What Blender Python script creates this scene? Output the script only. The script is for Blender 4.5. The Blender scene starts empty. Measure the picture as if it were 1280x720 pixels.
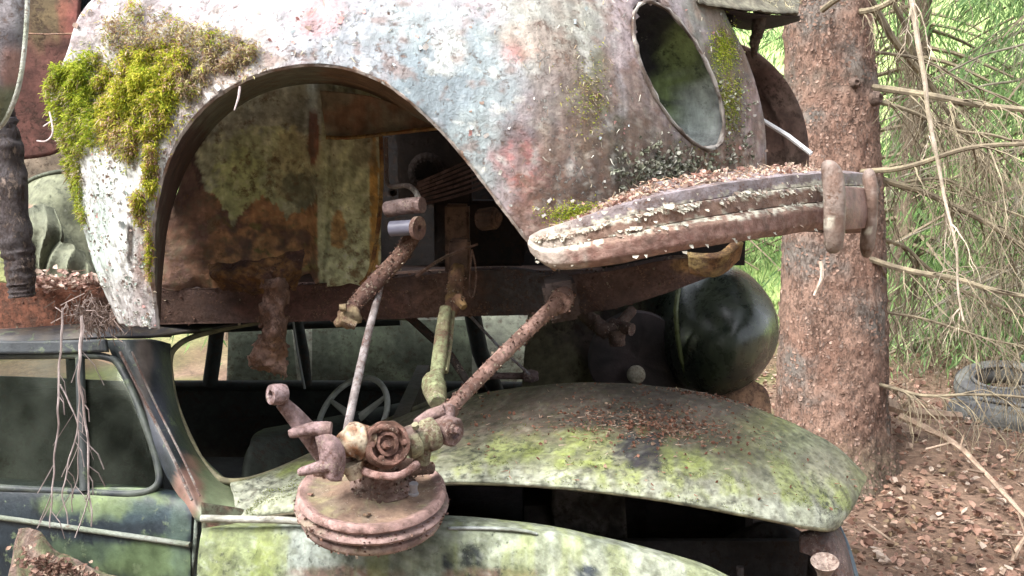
import bpy, bmesh, math, random
from mathutils import Vector, Matrix, noise
R=math.radians
rnd=random.Random(7)
V=Vector
sc=bpy.context.scene
COL=sc.collection
# ------------------------------------------------------------------ camera
CZ=1.65; PITCH=R(7); F=1280.0
cam_d=bpy.data.cameras.new('camera'); cam=bpy.data.objects.new('camera',cam_d); COL.objects.link(cam)
cam.location=(0,0,CZ); cam.rotation_euler=(R(90)-PITCH,0,0)
cam_d.sensor_width=36; cam_d.lens=36.0; cam_d.clip_start=0.05; cam_d.clip_end=400
sc.camera=cam
def W(px,py,Y):
    """survey helper: a sight line of the photo taken to the distance Y"""
    u=(px-640)/F; w=(360-py)/F
    d=V((u, math.cos(PITCH)+w*math.sin(PITCH), -math.sin(PITCH)+w*math.cos(PITCH)))
    t=Y/d.y
    return V((0,0,CZ))+d*t
def pix(p):
    q=p-V((0,0,CZ))
    f=q.y*math.cos(PITCH)-q.z*math.sin(PITCH); u=q.y*math.sin(PITCH)+q.z*math.cos(PITCH)
    return 640+F*q.x/f, 360-F*u/f
# ------------------------------------------------------------------ helpers
def cr1(p0,p1,p2,p3,t):
    return 0.5*((2*p1)+(p2-p0)*t+(2*p0-5*p1+4*p2-p3)*t*t+(3*p1-p0-3*p2+p3)*t*t*t)
def cr(pts,n):
    pts=[V(p) if not isinstance(p,float) else p for p in pts]; m=len(pts)-1; out=[]
    for i in range(n+1):
        s=i/n*m; k=min(int(s),m-1); t=s-k
        out.append(cr1(pts[max(k-1,0)],pts[k],pts[k+1],pts[min(k+2,m)],t))
    return out
def nz(p,f=1.0,seed=0.0):
    return noise.noise(V((p.x*f+seed,p.y*f-seed*1.7,p.z*f+seed*.6)))
def fbm(p,f=1.0,seed=0.0,o=4):
    a=0;s=1;tot=0
    for i in range(o):
        a+=s*nz(p,f,seed+i*7.3); tot+=s; s*=.55; f*=2.05
    return a/tot
def sst(a,b,x):
    if a==b: return 1.0 if x>=a else 0.0
    t=max(0,min(1,(x-a)/(b-a))); return t*t*(3-2*t)
def mixc(a,b,t): return tuple(a[i]*(1-t)+b[i]*t for i in range(3))
class M:
    def __init__(s): s.v=[]; s.f=[]; s.c=[]
    def add(s,vs,fs,col=None):
        o=len(s.v); s.v+=[V(v) for v in vs]; s.f+=[tuple(i+o for i in f) for f in fs]
        s.c+=[col]*len(vs); return s
    def tube(s,pts,rad,seg=8,cap=True,n=None,col=None,wob=0.0):
        pts=[V(p) for p in pts]
        if n: 
            m=len(pts); rads=rad if isinstance(rad,(list,tuple)) else [rad]*m
            pts=cr(pts,n); rr=cr([V((r,0,0)) for r in rads],n); rad=[max(r.x,1e-4) for r in rr]
        if not isinstance(rad,(list,tuple)): rad=[rad]*len(pts)
        d=(pts[1]-pts[0]).normalized(); up=V((0,0,1)) if abs(d.z)<.9 else V((1,0,0))
        a=d.cross(up).normalized(); vs=[];fs=[]
        for i,p in enumerate(pts):
            if i==0: d=pts[1]-pts[0]
            elif i==len(pts)-1: d=pts[-1]-pts[-2]
            else: d=pts[i+1]-pts[i-1]
            d=d.normalized(); a=(a-d*a.dot(d))
            a=a.normalized() if a.length>1e-6 else d.orthogonal().normalized()
            b=d.cross(a)
            for k in range(seg):
                th=2*math.pi*k/seg; r=rad[i]
                q=p+(a*math.cos(th)+b*math.sin(th))*r
                if wob: q+= (q-p)*fbm(q,1.0/max(r*1.6,.004),3.1,2)*wob
                vs.append(q)
        for i in range(len(pts)-1):
            for k in range(seg):
                k2=(k+1)%seg; fs.append((i*seg+k,i*seg+k2,(i+1)*seg+k2,(i+1)*seg+k))
        if cap:
            fs.append(tuple(range(seg-1,-1,-1))); fs.append(tuple((len(pts)-1)*seg+k for k in range(seg)))
        return s.add(vs,fs,col)
    def lathe(s,prof,o,axis,seg=24,wob=0.0,col=None):
        """prof: (radius, height along axis)"""
        o=V(o); ax=V(axis).normalized(); a=ax.orthogonal().normalized(); b=ax.cross(a); vs=[];fs=[]
        for r,h in prof:
            for k in range(seg):
                th=2*math.pi*k/seg
                q=o+ax*h+(a*math.cos(th)+b*math.sin(th))*max(r,1e-4)
                if wob: q+=V((nz(q,60),nz(q,60,5),nz(q,60,9)))*wob
                vs.append(q)
        for i in range(len(prof)-1):
            for k in range(seg):
                k2=(k+1)%seg; fs.append((i*seg+k,i*seg+k2,(i+1)*seg+k2,(i+1)*seg+k))
        return s.add(vs,fs,col)
    def box(s,c,size,rot=None,col=None):
        c=V(c); hx,hy,hz=[x/2 for x in size]
        vs=[V((x,y,z)) for x in(-hx,hx) for y in(-hy,hy) for z in(-hz,hz)]
        if rot is not None: vs=[rot@v for v in vs]
        return s.add([v+c for v in vs],[(0,1,3,2),(4,6,7,5),(0,4,5,1),(2,3,7,6),(0,2,6,4),(1,5,7,3)],col)
    def grid(s,fn,nu,nv,keep=None,col=None):
        vs=[];fs=[]
        for j in range(nv+1):
            for i in range(nu+1): vs.append(fn(i/nu,j/nv))
        w=nu+1
        for j in range(nv):
            for i in range(nu):
                if keep is None or keep((i+.5)/nu,(j+.5)/nv): fs.append((j*w+i,j*w+i+1,(j+1)*w+i+1,(j+1)*w+i))
        return s.add(vs,fs,col)
    def loft(s,rows,nu,nv,disp=None,keep=None):
        rws=[cr(r,nu) for r in rows]; cols=[cr([rws[k][i] for k in range(len(rws))],nv) for i in range(nu+1)]
        def fn(u,v):
            p=cols[round(u*nu)][round(v*nv)].copy()
            if disp: p+=disp(p,u,v)
            return p
        return s.grid(fn,nu,nv,keep)
    def chain_hull(s,loops):
        vs=[];fs=[];n=len(loops[0])
        for l in loops: vs+=l
        for j in range(len(loops)-1):
            for i in range(n):
                i2=(i+1)%n; fs.append((j*n+i,j*n+i2,(j+1)*n+i2,(j+1)*n+i))
        return s.add(vs,fs)
def build(name,m,mat,parent=None,smooth=True,solid=0,bevel=0,tint=None,base=(.3,.3,.3),subd=0,sub_disp=None):
    me=bpy.data.meshes.new(name); me.from_pydata([tuple(v) for v in m.v],[],m.f); me.update()
    bm=bmesh.new(); bm.from_mesh(me)
    if bevel:
        bmesh.ops.bevel(bm,geom=list(bm.edges),offset=bevel,segments=2,affect='EDGES')
    if subd:
        bmesh.ops.subdivide_edges(bm,edges=list(bm.edges),cuts=subd,use_grid_fill=True)
    if sub_disp:
        bm.normal_update()
        for v in bm.verts: v.co+=v.normal*sub_disp(v.co)
    loose=[v for v in bm.verts if not v.link_faces]
    nloose=len(loose)
    changed=bool(bevel or subd or nloose)
    if loose: bmesh.ops.delete(bm,geom=loose,context='VERTS')
    if not any(m.c): bmesh.ops.recalc_face_normals(bm,faces=list(bm.faces))
    bm.to_mesh(me); bm.free()
    at=me.color_attributes.new('tint','FLOAT_COLOR','POINT')
    cols=[]
    if not changed and any(c is not None for c in m.c):
        for c in m.c: cols+=list(c if c else base)+[1.0]
    else:
        for v in me.vertices:
            c=tint(v.co) if tint else base
            cols+=[c[0],c[1],c[2],1.0]
    at.data.foreach_set('color',cols)
    if smooth: me.polygons.foreach_set('use_smooth',[True]*len(me.polygons))
    me.materials.append(mat)
    o=bpy.data.objects.new(name,me); COL.objects.link(o)
    if smooth and hasattr(me,'set_sharp_from_angle'): me.set_sharp_from_angle(angle=R(50))
    if solid:
        md=o.modifiers.new('thickness','SOLIDIFY'); md.thickness=solid; md.offset=0
    if parent is not None: put(o,parent)
    return o
def put(o,parent):
    o.parent=parent; o.matrix_parent_inverse=WM(parent).inverted()
def WM(o):
    m=Matrix.LocRotScale(o.location,o.rotation_euler,o.scale)
    return (WM(o.parent)@o.matrix_parent_inverse@m) if o.parent else m
def thing(name,label,cat,loc=(0,0,0),group=None):
    o=bpy.data.objects.new(name,None); COL.objects.link(o); o.location=loc; o.empty_display_size=.1
    return tag(o,label,cat,group)
def tag(o,label,cat,group=None,kind=None):
    o['label']=label; o['category']=cat
    if group:o['group']=group
    if kind:o['kind']=kind
    return o
# ------------------------------------------------------------------ materials
def weather(name,rough=.8,var=.35,fine=45,bump=.4,bscale=60,flake=None,fscale=40,famt=.5,pit=None,pamt=.5,pscale=30,metal=0,spec=.3,streak=0,transl=0,bdist=.006,zst=1.0):
    """tint attribute x noise; flake = (rgb) raised chips; pit = (rgb) corroded pits; streak = vertical runs"""
    m=bpy.data.materials.new(name); m.use_nodes=True; nt=m.node_tree; N=nt.nodes; L=nt.links; N.clear()
    out=N.new('ShaderNodeOutputMaterial'); b=N.new('ShaderNodeBsdfPrincipled')
    tc0=N.new('ShaderNodeTexCoord'); tc=N.new('ShaderNodeMapping'); L.new(tc0.outputs['Object'],tc.inputs['Vector']); tc.inputs['Scale'].default_value=(1,1,zst); tc_=tc; at=N.new('ShaderNodeAttribute'); at.attribute_name='tint'
    b.inputs['Metallic'].default_value=metal
    b.inputs['Specular IOR Level'].default_value=spec
    def tex(scale,det=6,ro=.6,vec=None,dist=0):
        t=N.new('ShaderNodeTexNoise'); t.inputs['Scale'].default_value=scale; t.inputs['Detail'].default_value=det
        t.inputs['Roughness'].default_value=ro; t.inputs['Distortion'].default_value=dist
        L.new(vec or tc.outputs[0],t.inputs['Vector']); return t.outputs['Fac']
    def mr(x,a,b_,c,d):
        t=N.new('ShaderNodeMapRange'); t.inputs[1].default_value=a; t.inputs[2].default_value=b_; t.inputs[3].default_value=c; t.inputs[4].default_value=d
        L.new(x,t.inputs[0]); return t.outputs[0]
    def mul(x,y):
        t=N.new('ShaderNodeMath'); t.operation='MULTIPLY'
        for i,q in ((0,x),(1,y)):
            if isinstance(q,(int,float)): t.inputs[i].default_value=q
            else: L.new(q,t.inputs[i])
        return t.outputs[0]
    def add(x,y):
        t=N.new('ShaderNodeMath'); t.operation='ADD'
        for i,q in ((0,x),(1,y)):
            if isinstance(q,(int,float)): t.inputs[i].default_value=q
            else: L.new(q,t.inputs[i])
        return t.outputs[0]
    def mixn(a,c,f):
        t=N.new('ShaderNodeMix'); t.data_type='RGBA'
        L.new(f,t.inputs[0]); 
        for i,q in ((6,a),(7,c)):
            if isinstance(q,tuple): t.inputs[i].default_value=(*q,1)
            else: L.new(q,t.inputs[i])
        return t.outputs[2]
    n1=tex(fine,8,.65); n0=tex(fine*.18,5,.6)
    k=mul(mr(n1,.3,.7,1-var,1+var),mr(n0,.3,.7,1-var*.6,1+var*.6))
    if streak:
        mp=N.new('ShaderNodeMapping'); mp.inputs['Scale'].default_value=(1,1,.09); L.new(tc.outputs[0],mp.inputs['Vector'])
        st=tex(55,5,.6,mp.outputs['Vector']); k=mul(k,mr(st,.35,.65,1-streak,1+streak*.6))
    vm=N.new('ShaderNodeVectorMath'); vm.operation='SCALE'; L.new(at.outputs['Color'],vm.inputs[0]); L.new(k,vm.inputs['Scale'])
    col=vm.outputs[0]; h=mul(tex(bscale,8,.7),1.0)
    if pit:
        pm=mr(add(mul(tex(pscale*2.6,10,.75,dist=.15),.7),mul(tex(pscale*.3,4,.6),.3)),.60-.22*pamt,.68-.22*pamt,0,.8)
        pc=mixn(pit,tuple(x*.45 for x in pit),mr(n1,.35,.65,0,1)); col=mixn(col,pc,pm); h=add(h,mul(pm,-.5))
    if flake:
        fm=mr(add(mul(tex(fscale*2.4,10,.75,dist=.2),.7),mul(tex(fscale*.3+3,4,.6),.3)),.615-.2*famt,.66-.2*famt,0,.8)
        col=mixn(col,flake,fm); h=add(h,mul(fm,.8))
    L.new(col,b.inputs['Base Color'])
    L.new(mr(n1,.3,.7,max(rough-.12,.02),min(rough+.12,1)),b.inputs['Roughness'])
    bp=N.new('ShaderNodeBump'); bp.inputs['Strength'].default_value=bump; bp.inputs['Distance'].default_value=bdist
    L.new(h,bp.inputs['Height']); L.new(bp.outputs[0],b.inputs['Normal'])
    if transl:
        tr=N.new('ShaderNodeBsdfTranslucent'); L.new(col,tr.inputs['Color']); mx=N.new('ShaderNodeMixShader'); mx.inputs[0].default_value=transl
        L.new(b.outputs[0],mx.inputs[1]); L.new(tr.outputs[0],mx.inputs[2]); L.new(mx.outputs[0],out.inputs[0])
    else: L.new(b.outputs[0],out.inputs[0])
    return m
def leafmat(name,transl=.35,rough=.6):
    m=bpy.data.materials.new(name); m.use_nodes=True; nt=m.node_tree; N=nt.nodes; L=nt.links; N.clear()
    out=N.new('ShaderNodeOutputMaterial'); b=N.new('ShaderNodeBsdfPrincipled'); at=N.new('ShaderNodeAttribute'); at.attribute_name='tint'
    b.inputs['Roughness'].default_value=rough; b.inputs['Specular IOR Level'].default_value=.25
    L.new(at.outputs['Color'],b.inputs['Base Color'])
    tr=N.new('ShaderNodeBsdfTranslucent'); L.new(at.outputs['Color'],tr.inputs['Color']); mx=N.new('ShaderNodeMixShader'); mx.inputs[0].default_value=transl
    L.new(b.outputs[0],mx.inputs[1]); L.new(tr.outputs[0],mx.inputs[2]); L.new(mx.outputs[0],out.inputs[0]); return m
def glassmat(name,tintc,alpha=.5,rough=.12):
    m=bpy.data.materials.new(name); m.use_nodes=True; nt=m.node_tree; N=nt.nodes; L=nt.links; N.clear()
    out=N.new('ShaderNodeOutputMaterial'); t=N.new('ShaderNodeBsdfTransparent'); t.inputs[0].default_value=(*tintc,1)
    g=N.new('ShaderNodeBsdfGlossy'); g.inputs['Roughness'].default_value=rough; g.inputs[0].default_value=(.55,.6,.5,1)
    d=N.new('ShaderNodeBsdfDiffuse'); d.inputs[0].default_value=(.07,.08,.065,1)
    fr=N.new('ShaderNodeFresnel'); fr.inputs[0].default_value=1.27
    tc=N.new('ShaderNodeTexCoord'); n=N.new('ShaderNodeTexNoise'); n.inputs['Scale'].default_value=9; n.inputs['Detail'].default_value=8; L.new(tc.outputs['Object'],n.inputs['Vector'])
    mr=N.new('ShaderNodeMapRange'); mr.inputs[1].default_value=.4; mr.inputs[2].default_value=.7; mr.inputs[3].default_value=.06; mr.inputs[4].default_value=alpha; L.new(n.outputs[0],mr.inputs[0])
    m1=N.new('ShaderNodeMixShader'); L.new(mr.outputs[0],m1.inputs[0]); L.new(t.outputs[0],m1.inputs[1]); L.new(d.outputs[0],m1.inputs[2])
    m2=N.new('ShaderNodeMixShader'); L.new(fr.outputs[0],m2.inputs[0]); L.new(m1.outputs[0],m2.inputs[1]); L.new(g.outputs[0],m2.inputs[2])
    L.new(m2.outputs[0],out.inputs[0]); return m
PAINT=weather('peeling_body_paint',.75,.22,38,.9,90,flake=(.56,.56,.52),fscale=34,famt=.2,pit=(.24,.15,.11),pamt=.2,pscale=26,streak=.25)
LICHEN=weather('lichen_crust',.9,.35,60,1.0,140,flake=(.75,.76,.7),fscale=70,famt=.75,pit=(.14,.1,.07),pamt=.3,pscale=50)
LINER=weather('mouldy_inner_panel',.85,.4,22,.6,60,pit=(.2,.11,.055),pamt=.32,pscale=14,streak=.15)
RUST=weather('brown_rust',.85,.5,40,.7,110,pit=(.1,.055,.04),pamt=.5,pscale=35,flake=(.27,.16,.11),fscale=60,famt=.25)
PIPE=weather('rusty_pipe',.8,.4,80,.7,200,pit=(.15,.07,.05),pamt=.42,pscale=45,flake=(.46,.37,.3),fscale=60,famt=.26)
DRUMM=weather('pink_primer_rust',.8,.3,70,.6,120,pit=(.2,.11,.09),pamt=.3,pscale=40,flake=(.5,.42,.36),fscale=60,famt=.2)
CHROME=weather('peeling_bumper_metal',.6,.3,45,.7,120,pit=(.22,.09,.04),pamt=.25,pscale=50,metal=.15,spec=.5)
MOSSY=weather('algae_covered_paint',.8,.4,26,.7,80,pit=(.05,.06,.05),pamt=.22,pscale=22,streak=.22,flake=(.36,.38,.3),fscale=50,famt=.12)
DARKP=weather('dark_car_paint',.45,.4,20,.3,80,spec=.35,flake=(.1,.13,.07),fscale=14,famt=.28)
GREENP=weather('dark_green_car_paint',.3,.3,30,.12,60,spec=.5,streak=.3,flake=(.07,.08,.05),fscale=40,famt=.15)
DARK=weather('grimy_dark_metal',.9,.5,25,.5,60,pit=(.05,.03,.02),pamt=.4,pscale=20)
BARK=weather('spruce_bark',.9,.25,60,1.0,60,pit=(.13,.075,.055),pamt=.36,pscale=26,flake=(.34,.26,.22),fscale=30,famt=.38,streak=.1,bdist=.018,zst=.5)
TWIG=weather('dry_twig_bark',.9,.3,60,.4,90)
LEAF=leafmat('dry_leaf',.15,.8); MOSS=leafmat('moss_blade',.5,.8); NEEDLE=leafmat('spruce_needles',.55,.5)
GLASS=glassmat('dusty_window_glass',(.5,.55,.5),.28)
RUBBER=weather('old_rubber',.8,.3,30,.4,80)
WOOD=weather('weathered_grey_wood',.9,.4,30,.8,60,streak=.4)
WHITE=weather('white_trim',.4,.1,30,.1,60)
# ------------------------------------------------------------------ stains and other colour patches, painted headlight reflections among them
def patcher(base,spots,seed=0,soft=.25,nf=16,warp=.45):
    def t(p):
        x,y=pix(p); c=base; w=fbm(p,nf*1.4,seed,6)*1.25+.35*fbm(p,nf*6,seed+3,3)
        b2=fbm(p,nf*.45,seed+30,3)*1.3
        for (cx,cy,rx,ry,col,k) in spots:
            r=math.hypot((x-cx)/rx,(y-cy)/ry)+w*warp*1.6+b2*warp
            c=mixc(c,col,k*(1-sst(.85-soft,.95+soft*1.6,r)))
        return c
    return t
# ================================================================== SETTING
def ground_z(x,y):
    z=-.02+.05*fbm(V((x,y,0)),.6,2)+.025*fbm(V((x,y,0)),3,5)
    z+=.35*math.exp(-((x-2.2)**2+(y-5.9)**2)/.5)*.45
    if y>8: z+=((y-8)*.13)+ (max(0,y-14)*.12)
    return z
def gtint(p):
    n=fbm(p,2.2,4); 
    c=mixc((.12,.075,.052),(.19,.125,.09),sst(-.2,.3,n))
    c=mixc(c,(.09,.12,.03),.7*sst(.12,.3,fbm(p,.9,11)))
    g=sst(8.0,10.5,p.y+n)
    return mixc(c,mixc((.24,.33,.1),(.36,.44,.17),sst(-.2,.2,n)),g)
GROUNDM=weather('forest_floor',.95,.4,30,1.0,40)
m=M(); 
def gf(u,v):
    x=-40+90*u; y=-8+ (v**2.2)*78
    return V((x,y,ground_z(x,y)))
m.grid(gf,260,230)
g=build('ground',m,GROUNDM,tint=gtint); g['kind']='structure'
# fine patch of the ground close by is the same sheet; litter lies on it
def leaf(m,p,s,nrm,col,curl=.3):
    a=nrm.orthogonal().normalized(); a.rotate(Matrix.Rotation(rnd.random()*6.28,3,nrm)); b=nrm.cross(a)
    c1=curl*s*(rnd.random()*1.2)
    w=s*rnd.uniform(.3,.45)
    tw_=rnd.uniform(-.3,.3)*s; vs=[p-a*s*.5]
    for q,(t,ww) in enumerate(((-.25,.75),(.05,1.0),(.3,.62))):
        lift=c1*(abs(t)*.5+.15); k=rnd.uniform(.75,1.2)
        vs+=[p+a*s*t-b*w*ww*k+nrm*(c1+tw_*t), p+a*s*t+nrm*lift*.3, p+a*s*t+b*w*ww*k+nrm*(c1*.7-tw_*t)]
    vs.append(p+a*s*.55+nrm*c1*.8)
    m.add(vs,[(0,2,1),(0,3,2),(1,2,5,4),(2,3,6,5),(4,5,8,7),(5,6,9,8),(7,8,10),(8,9,10)],col)
def needle(m,p,d,s,w,col):
    b=d.orthogonal().normalized(); b.rotate(Matrix.Rotation(rnd.random()*6.28,3,d))
    m.add([p-b*w,p+b*w,p+d*s],[(0,1,2)],col)
LC=[(.27,.165,.125),(.33,.21,.16),(.21,.12,.09),(.15,.09,.07),(.36,.27,.21),(.42,.34,.28),(.22,.16,.1),(.14,.09,.065),(.28,.17,.12)]
def rc(cols,j=.2):
    c=rnd.choice(cols); k=1+rnd.uniform(-j,j); return tuple(x*k for x in c)
m=M()
for i in range(17000):
    y=3.2+7*rnd.random()**1.5; x=rnd.uniform(.9,5.2)
    if x>y*.62+.4: continue
    d=fbm(V((x,y,0)),1.1,21)
    if rnd.random()>.75+d: continue
    z=ground_z(x,y)
    n=V((rnd.gauss(0,.4),rnd.gauss(0,.4),1)).normalized()
    leaf(m,V((x,y,z+.008+rnd.random()*.02)),(.014+.04*rnd.random()**1.6),n,rc(LC),.55)
for i in range(11000):
    y=3.2+5*rnd.random(); x=rnd.uniform(.9,4.6); z=ground_z(x,y)
    d=V((rnd.gauss(0,1),rnd.gauss(0,1),.15)).normalized()
    needle(m,V((x,y,z+.015)),d,rnd.uniform(.015,.1),.0014,rc([(.25,.18,.12),(.33,.25,.18),(.15,.1,.07)]))
tag(build('leaf_litter',m,LEAF,smooth=False),'reddish brown fallen leaves and needles covering the forest floor','leaf litter',kind='stuff')
m=M()
for i in range(26000):
    y=8.6+9*rnd.random(); x=rnd.uniform(-2,9)
    z=ground_z(x,y)
    d=V((rnd.gauss(0,.4),rnd.gauss(0,.4),1)).normalized()
    needle(m,V((x,y,z)),d,rnd.uniform(.06,.2),.006,rc([(.2,.3,.1),(.28,.38,.14),(.34,.4,.2)]))
tag(build('undergrowth',m,NEEDLE,smooth=False),'bright green sunlit grass and undergrowth beyond the trees','undergrowth',kind='stuff')

# ================================================================== UPPER CAR
car=thing('wrecked_car','rusty front half of a car with peeling pale paint stacked on the dark sedan','car',(0,2.6,1.3))
EDGE=[(197,411),(190,340),(193,265),(214,190),(258,130),(322,93),(398,80),(470,97),(530,141),(582,197),(627,257),(662,302),(694,337)]
OUT=[(150,405),(121,340),(104,280),(84,205),(64,122),(82,74),(128,-10),(350,-130),(650,-150),(840,-70),(918,42),(952,138),(958,226)]
E3=cr([V((a,b,0)) for a,b in EDGE],240); O3=cr([V((a,b,0)) for a,b in OUT],240)
def fdepth(px,py,u,v):
    t=max(0,(px-620)/337); Y=2.0+.62*t**1.9
    s=max(0,(170-py)/170); Y+=.09*s*s
    lf=max(0,1-u/.36); Y+=.14*lf**.5*v*v*v if lf>0 else 0
    Y+=.02*sst(300,420,py)
    if u<.55: Y+=.10*sst(.0,.3,u)*(1-sst(.35,.55,u))*v*v
    return Y
NU,NV=240,110
HC=(848,94); HA,HB=101,38; HT=math.atan2(177,88)
def hell(px,py,k=1.0):
    dx,dy=px-HC[0],py-HC[1]; a=dx*math.cos(HT)+dy*math.sin(HT); b=-dx*math.sin(HT)+dy*math.cos(HT)
    return math.hypot(a/(HA*k),b/(HB*k))
def fpt(u,v):
    e=E3[round(u*NU)]; o=O3[round(u*NU)]; q=e.lerp(o,v)
    # ragged lower end of the left leg
    if u<.03: q.y+=3*nz(V((q.x*.1,0,0)),1)
    p=W(q.x,q.y,fdepth(q.x,q.y,u,v))
    n=V((0,-1,0)); p+=n*(.006*fbm(p,9,1,3)+.004*fbm(p,28,2,3))
    return p
def fkeep(u,v):
    e=E3[round(u*NU)]; o=O3[round(u*NU)]; q=e.lerp(o,v)
    if hell(q.x,q.y)<1: return False
    return True
PK=(.55,.2,.19); BL=(.25,.305,.335); LB=(.36,.42,.43); RS=(.25,.12,.07); OL=(.17,.18,.08); WH=(.62,.64,.62); DG=(.12,.13,.08); LP=(.45,.37,.4); BR=(.2,.15,.11)
LP=(.36,.31,.32)
ftint0=patcher(LP,[
 (500,20,260,80,(.55,.5,.53),.8),(470,60,130,60,BL,.7),(560,110,80,75,BL,.95),(600,190,36,60,LB,.8),(520,30,60,30,LB,.7),(640,70,50,70,LB,.5),(560,60,20,30,WH,.8),
 (400,22,30,26,PK,.4),(665,50,30,24,PK,.6),(645,66,16,14,PK,.7),(690,60,22,24,PK,.35),(650,200,26,32,PK,.7),(685,235,45,35,(.42,.17,.13),.7),(710,215,40,60,(.35,.24,.2),.6),
 (745,60,50,90,(.4,.4,.36),.7),(780,40,25,70,(.5,.38,.4),.6),(690,30,60,60,(.4,.41,.34),.7),(735,130,28,50,OL,.85),(780,195,66,50,(.11,.11,.075),.9),(745,245,80,32,(.16,.11,.08),.95),(700,120,40,50,(.34,.28,.25),.7),(840,205,60,35,(.18,.16,.13),.9),
 (690,290,60,40,(.3,.17,.13),.8),(720,180,50,30,(.3,.22,.16),.6),(805,150,22,80,(.3,.22,.18),.5),
 (912,100,36,110,(.12,.095,.065),.95),(895,190,40,30,(.16,.1,.07),.9),(905,70,14,40,OL,.9),(940,160,14,70,(.36,.25,.24),.8),(900,200,50,26,(.26,.15,.1),.9),(880,10,30,40,(.25,.26,.22),.8),
 (150,250,70,170,WH,.95),(120,330,26,100,(.4,.52,.47),.7),(150,330,20,70,WH,.9),(180,335,14,70,(.36,.25,.22),.9),(164,305,5,30,(.05,.04,.035),1),(128,300,14,60,(.5,.6,.55),.7),(165,385,50,40,(.45,.42,.42),.7),(250,90,110,60,(.45,.4,.36),.8)],3)
def ftint(p):
    c=ftint0(p); x,y=pix(p); c=mixc(c,tuple(v_*.82 for v_ in c),sst(300,560,x)); rr_=fbm(V((p.x*1.6,p.y,p.z*.5)),16,51,5); c=mixc(c,(.22,.145,.11),.6*sst(560,800,x)*sst(-.02,.2,rr_+.1*sst(60,240,y)))  # right side dimmed in the colour to lower its exposure, then rust brown
    if c[0]>c[1]*1.6 and c[0]>.3 and fbm(p,48,71,4)<.02: c=mixc(c,(.3,.25,.25),.7)
    if x<330:
        n=fbm(p,42,9,4)
        c=mixc(c,(.12,.1,.08),.55*sst(.12,.28,n)); c=mixc(c,(.74,.76,.74),.6*sst(.1,.25,-n))
    else:
        n=fbm(p,26,13,4); c=mixc(c,(.6,.6,.56),.5*sst(.2,.32,n)*(1-sst(700,900,x))); c=mixc(c,(.2,.11,.08),.5*sst(.16,.3,-n)); n2=fbm(p,55,31,4); k=sst(600,720,x)*sst(40,160,y); c=mixc(c,(.17,.13,.11),.75*k*sst(.02,.2,n2)); c=mixc(c,(.45,.4,.34),.5*k*sst(.12,.25,-n2))
    return c
m=M(); m.grid(fpt,NU,NV,fkeep)
fender=build('front_fender',m,PAINT,car,tint=ftint,solid=.004)
# rolled arch lip
lip=[]
for i in range(0,NU+1,2):
    q=E3[i]; lip.append(W(q.x,q.y,fdepth(q.x,q.y,i/NU,0)+.004))
m=M(); m.tube(lip,.0055,6,wob=.5)
build('arch_lip',m,PAINT,fender,tint=lambda p: mixc((.4,.36,.33),(.2,.12,.08),sst(-.2,.2,fbm(p,30,2))))
# paint chips that curl off the skin
m=M()
for i in range(380):
    u=rnd.random(); v=rnd.random()
    if u<.3 and rnd.random()<.3: continue
    k=round(u*NU); q=E3[k].lerp(O3[k],v)
    if hell(q.x,q.y)<1.1 or q.y<-10 : continue
    if fbm(V((q.x,q.y,0)),.012,5,2)<-.05: continue
    p=fpt(k/NU,v); s=rnd.uniform(.0025,.0065)*(1.6 if rnd.random()<.1 else 1)
    x=V((1,0,0)); x.rotate(Matrix.Rotation(rnd.random()*6.28,3,V((0,1,0)))); z=V((0,-1,0)).cross(x)
    if q.x>760: o=V((.6,-.75,.1)).normalized()
    else: o=V((0,-1,.1)).normalized()
    c=rc([(.6,.6,.56),(.5,.47,.45),(.42,.48,.5),(.3,.22,.18),(.55,.3,.28)])
    pts=[]
    for j in range(4):
        t=j/3; pts+= [p+x*s*(t-.5)*1.6-z*s*.5*(1-.4*abs(t-.5)+rnd.uniform(-.2,.2))+o*(.002+s*.8*t*t), p+x*s*(t-.5)*1.6+z*s*.5*(1+rnd.uniform(-.3,.3))+o*(.002+s*.8*t*t)]
    m.add(pts,[(0,2,3,1),(2,4,5,3),(4,6,7,5)],c)
for i in range(900):
    if i<560: x=rnd.gauss(832,26); y=rnd.gauss(212,17)
    else: x=rnd.gauss(905,22); y=rnd.gauss(165,40)
    if hell(x,y)<1.07 or x>950 or y>250: continue
    p=W(x,y,fdepth(x,y,.95,0)-.004); o=V((.6,-.7,.2+rnd.gauss(0,.3))).normalized(); s=rnd.uniform(.0018,.006)
    leaf(m,p,s*2,(o+V((rnd.gauss(0,.5),rnd.gauss(0,.3),rnd.gauss(0,.5)))).normalized(),rc([(.36,.37,.3),(.28,.3,.22),(.45,.44,.38),(.2,.2,.15)]),1.2)
for i in range(1000):
    u=rnd.random()*.26; v=rnd.random(); k=round(u*NU); q=E3[k].lerp(O3[k],v); p=fpt(k/NU,v)
    if q.y<190 or fbm(p,30,17,3)<.0: continue
    s=rnd.uniform(.0015,.005); leaf(m,p+V((0,-.003,0)),s*2,V((rnd.gauss(0,.5),-1,rnd.gauss(0,.5))).normalized(),rc([(.5,.52,.48),(.36,.42,.38),(.42,.38,.36),(.26,.2,.17),(.55,.55,.5)]),.45)
o=build('paint_flakes',m,LEAF,fender,smooth=False); o['kind']='stuff'
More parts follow.
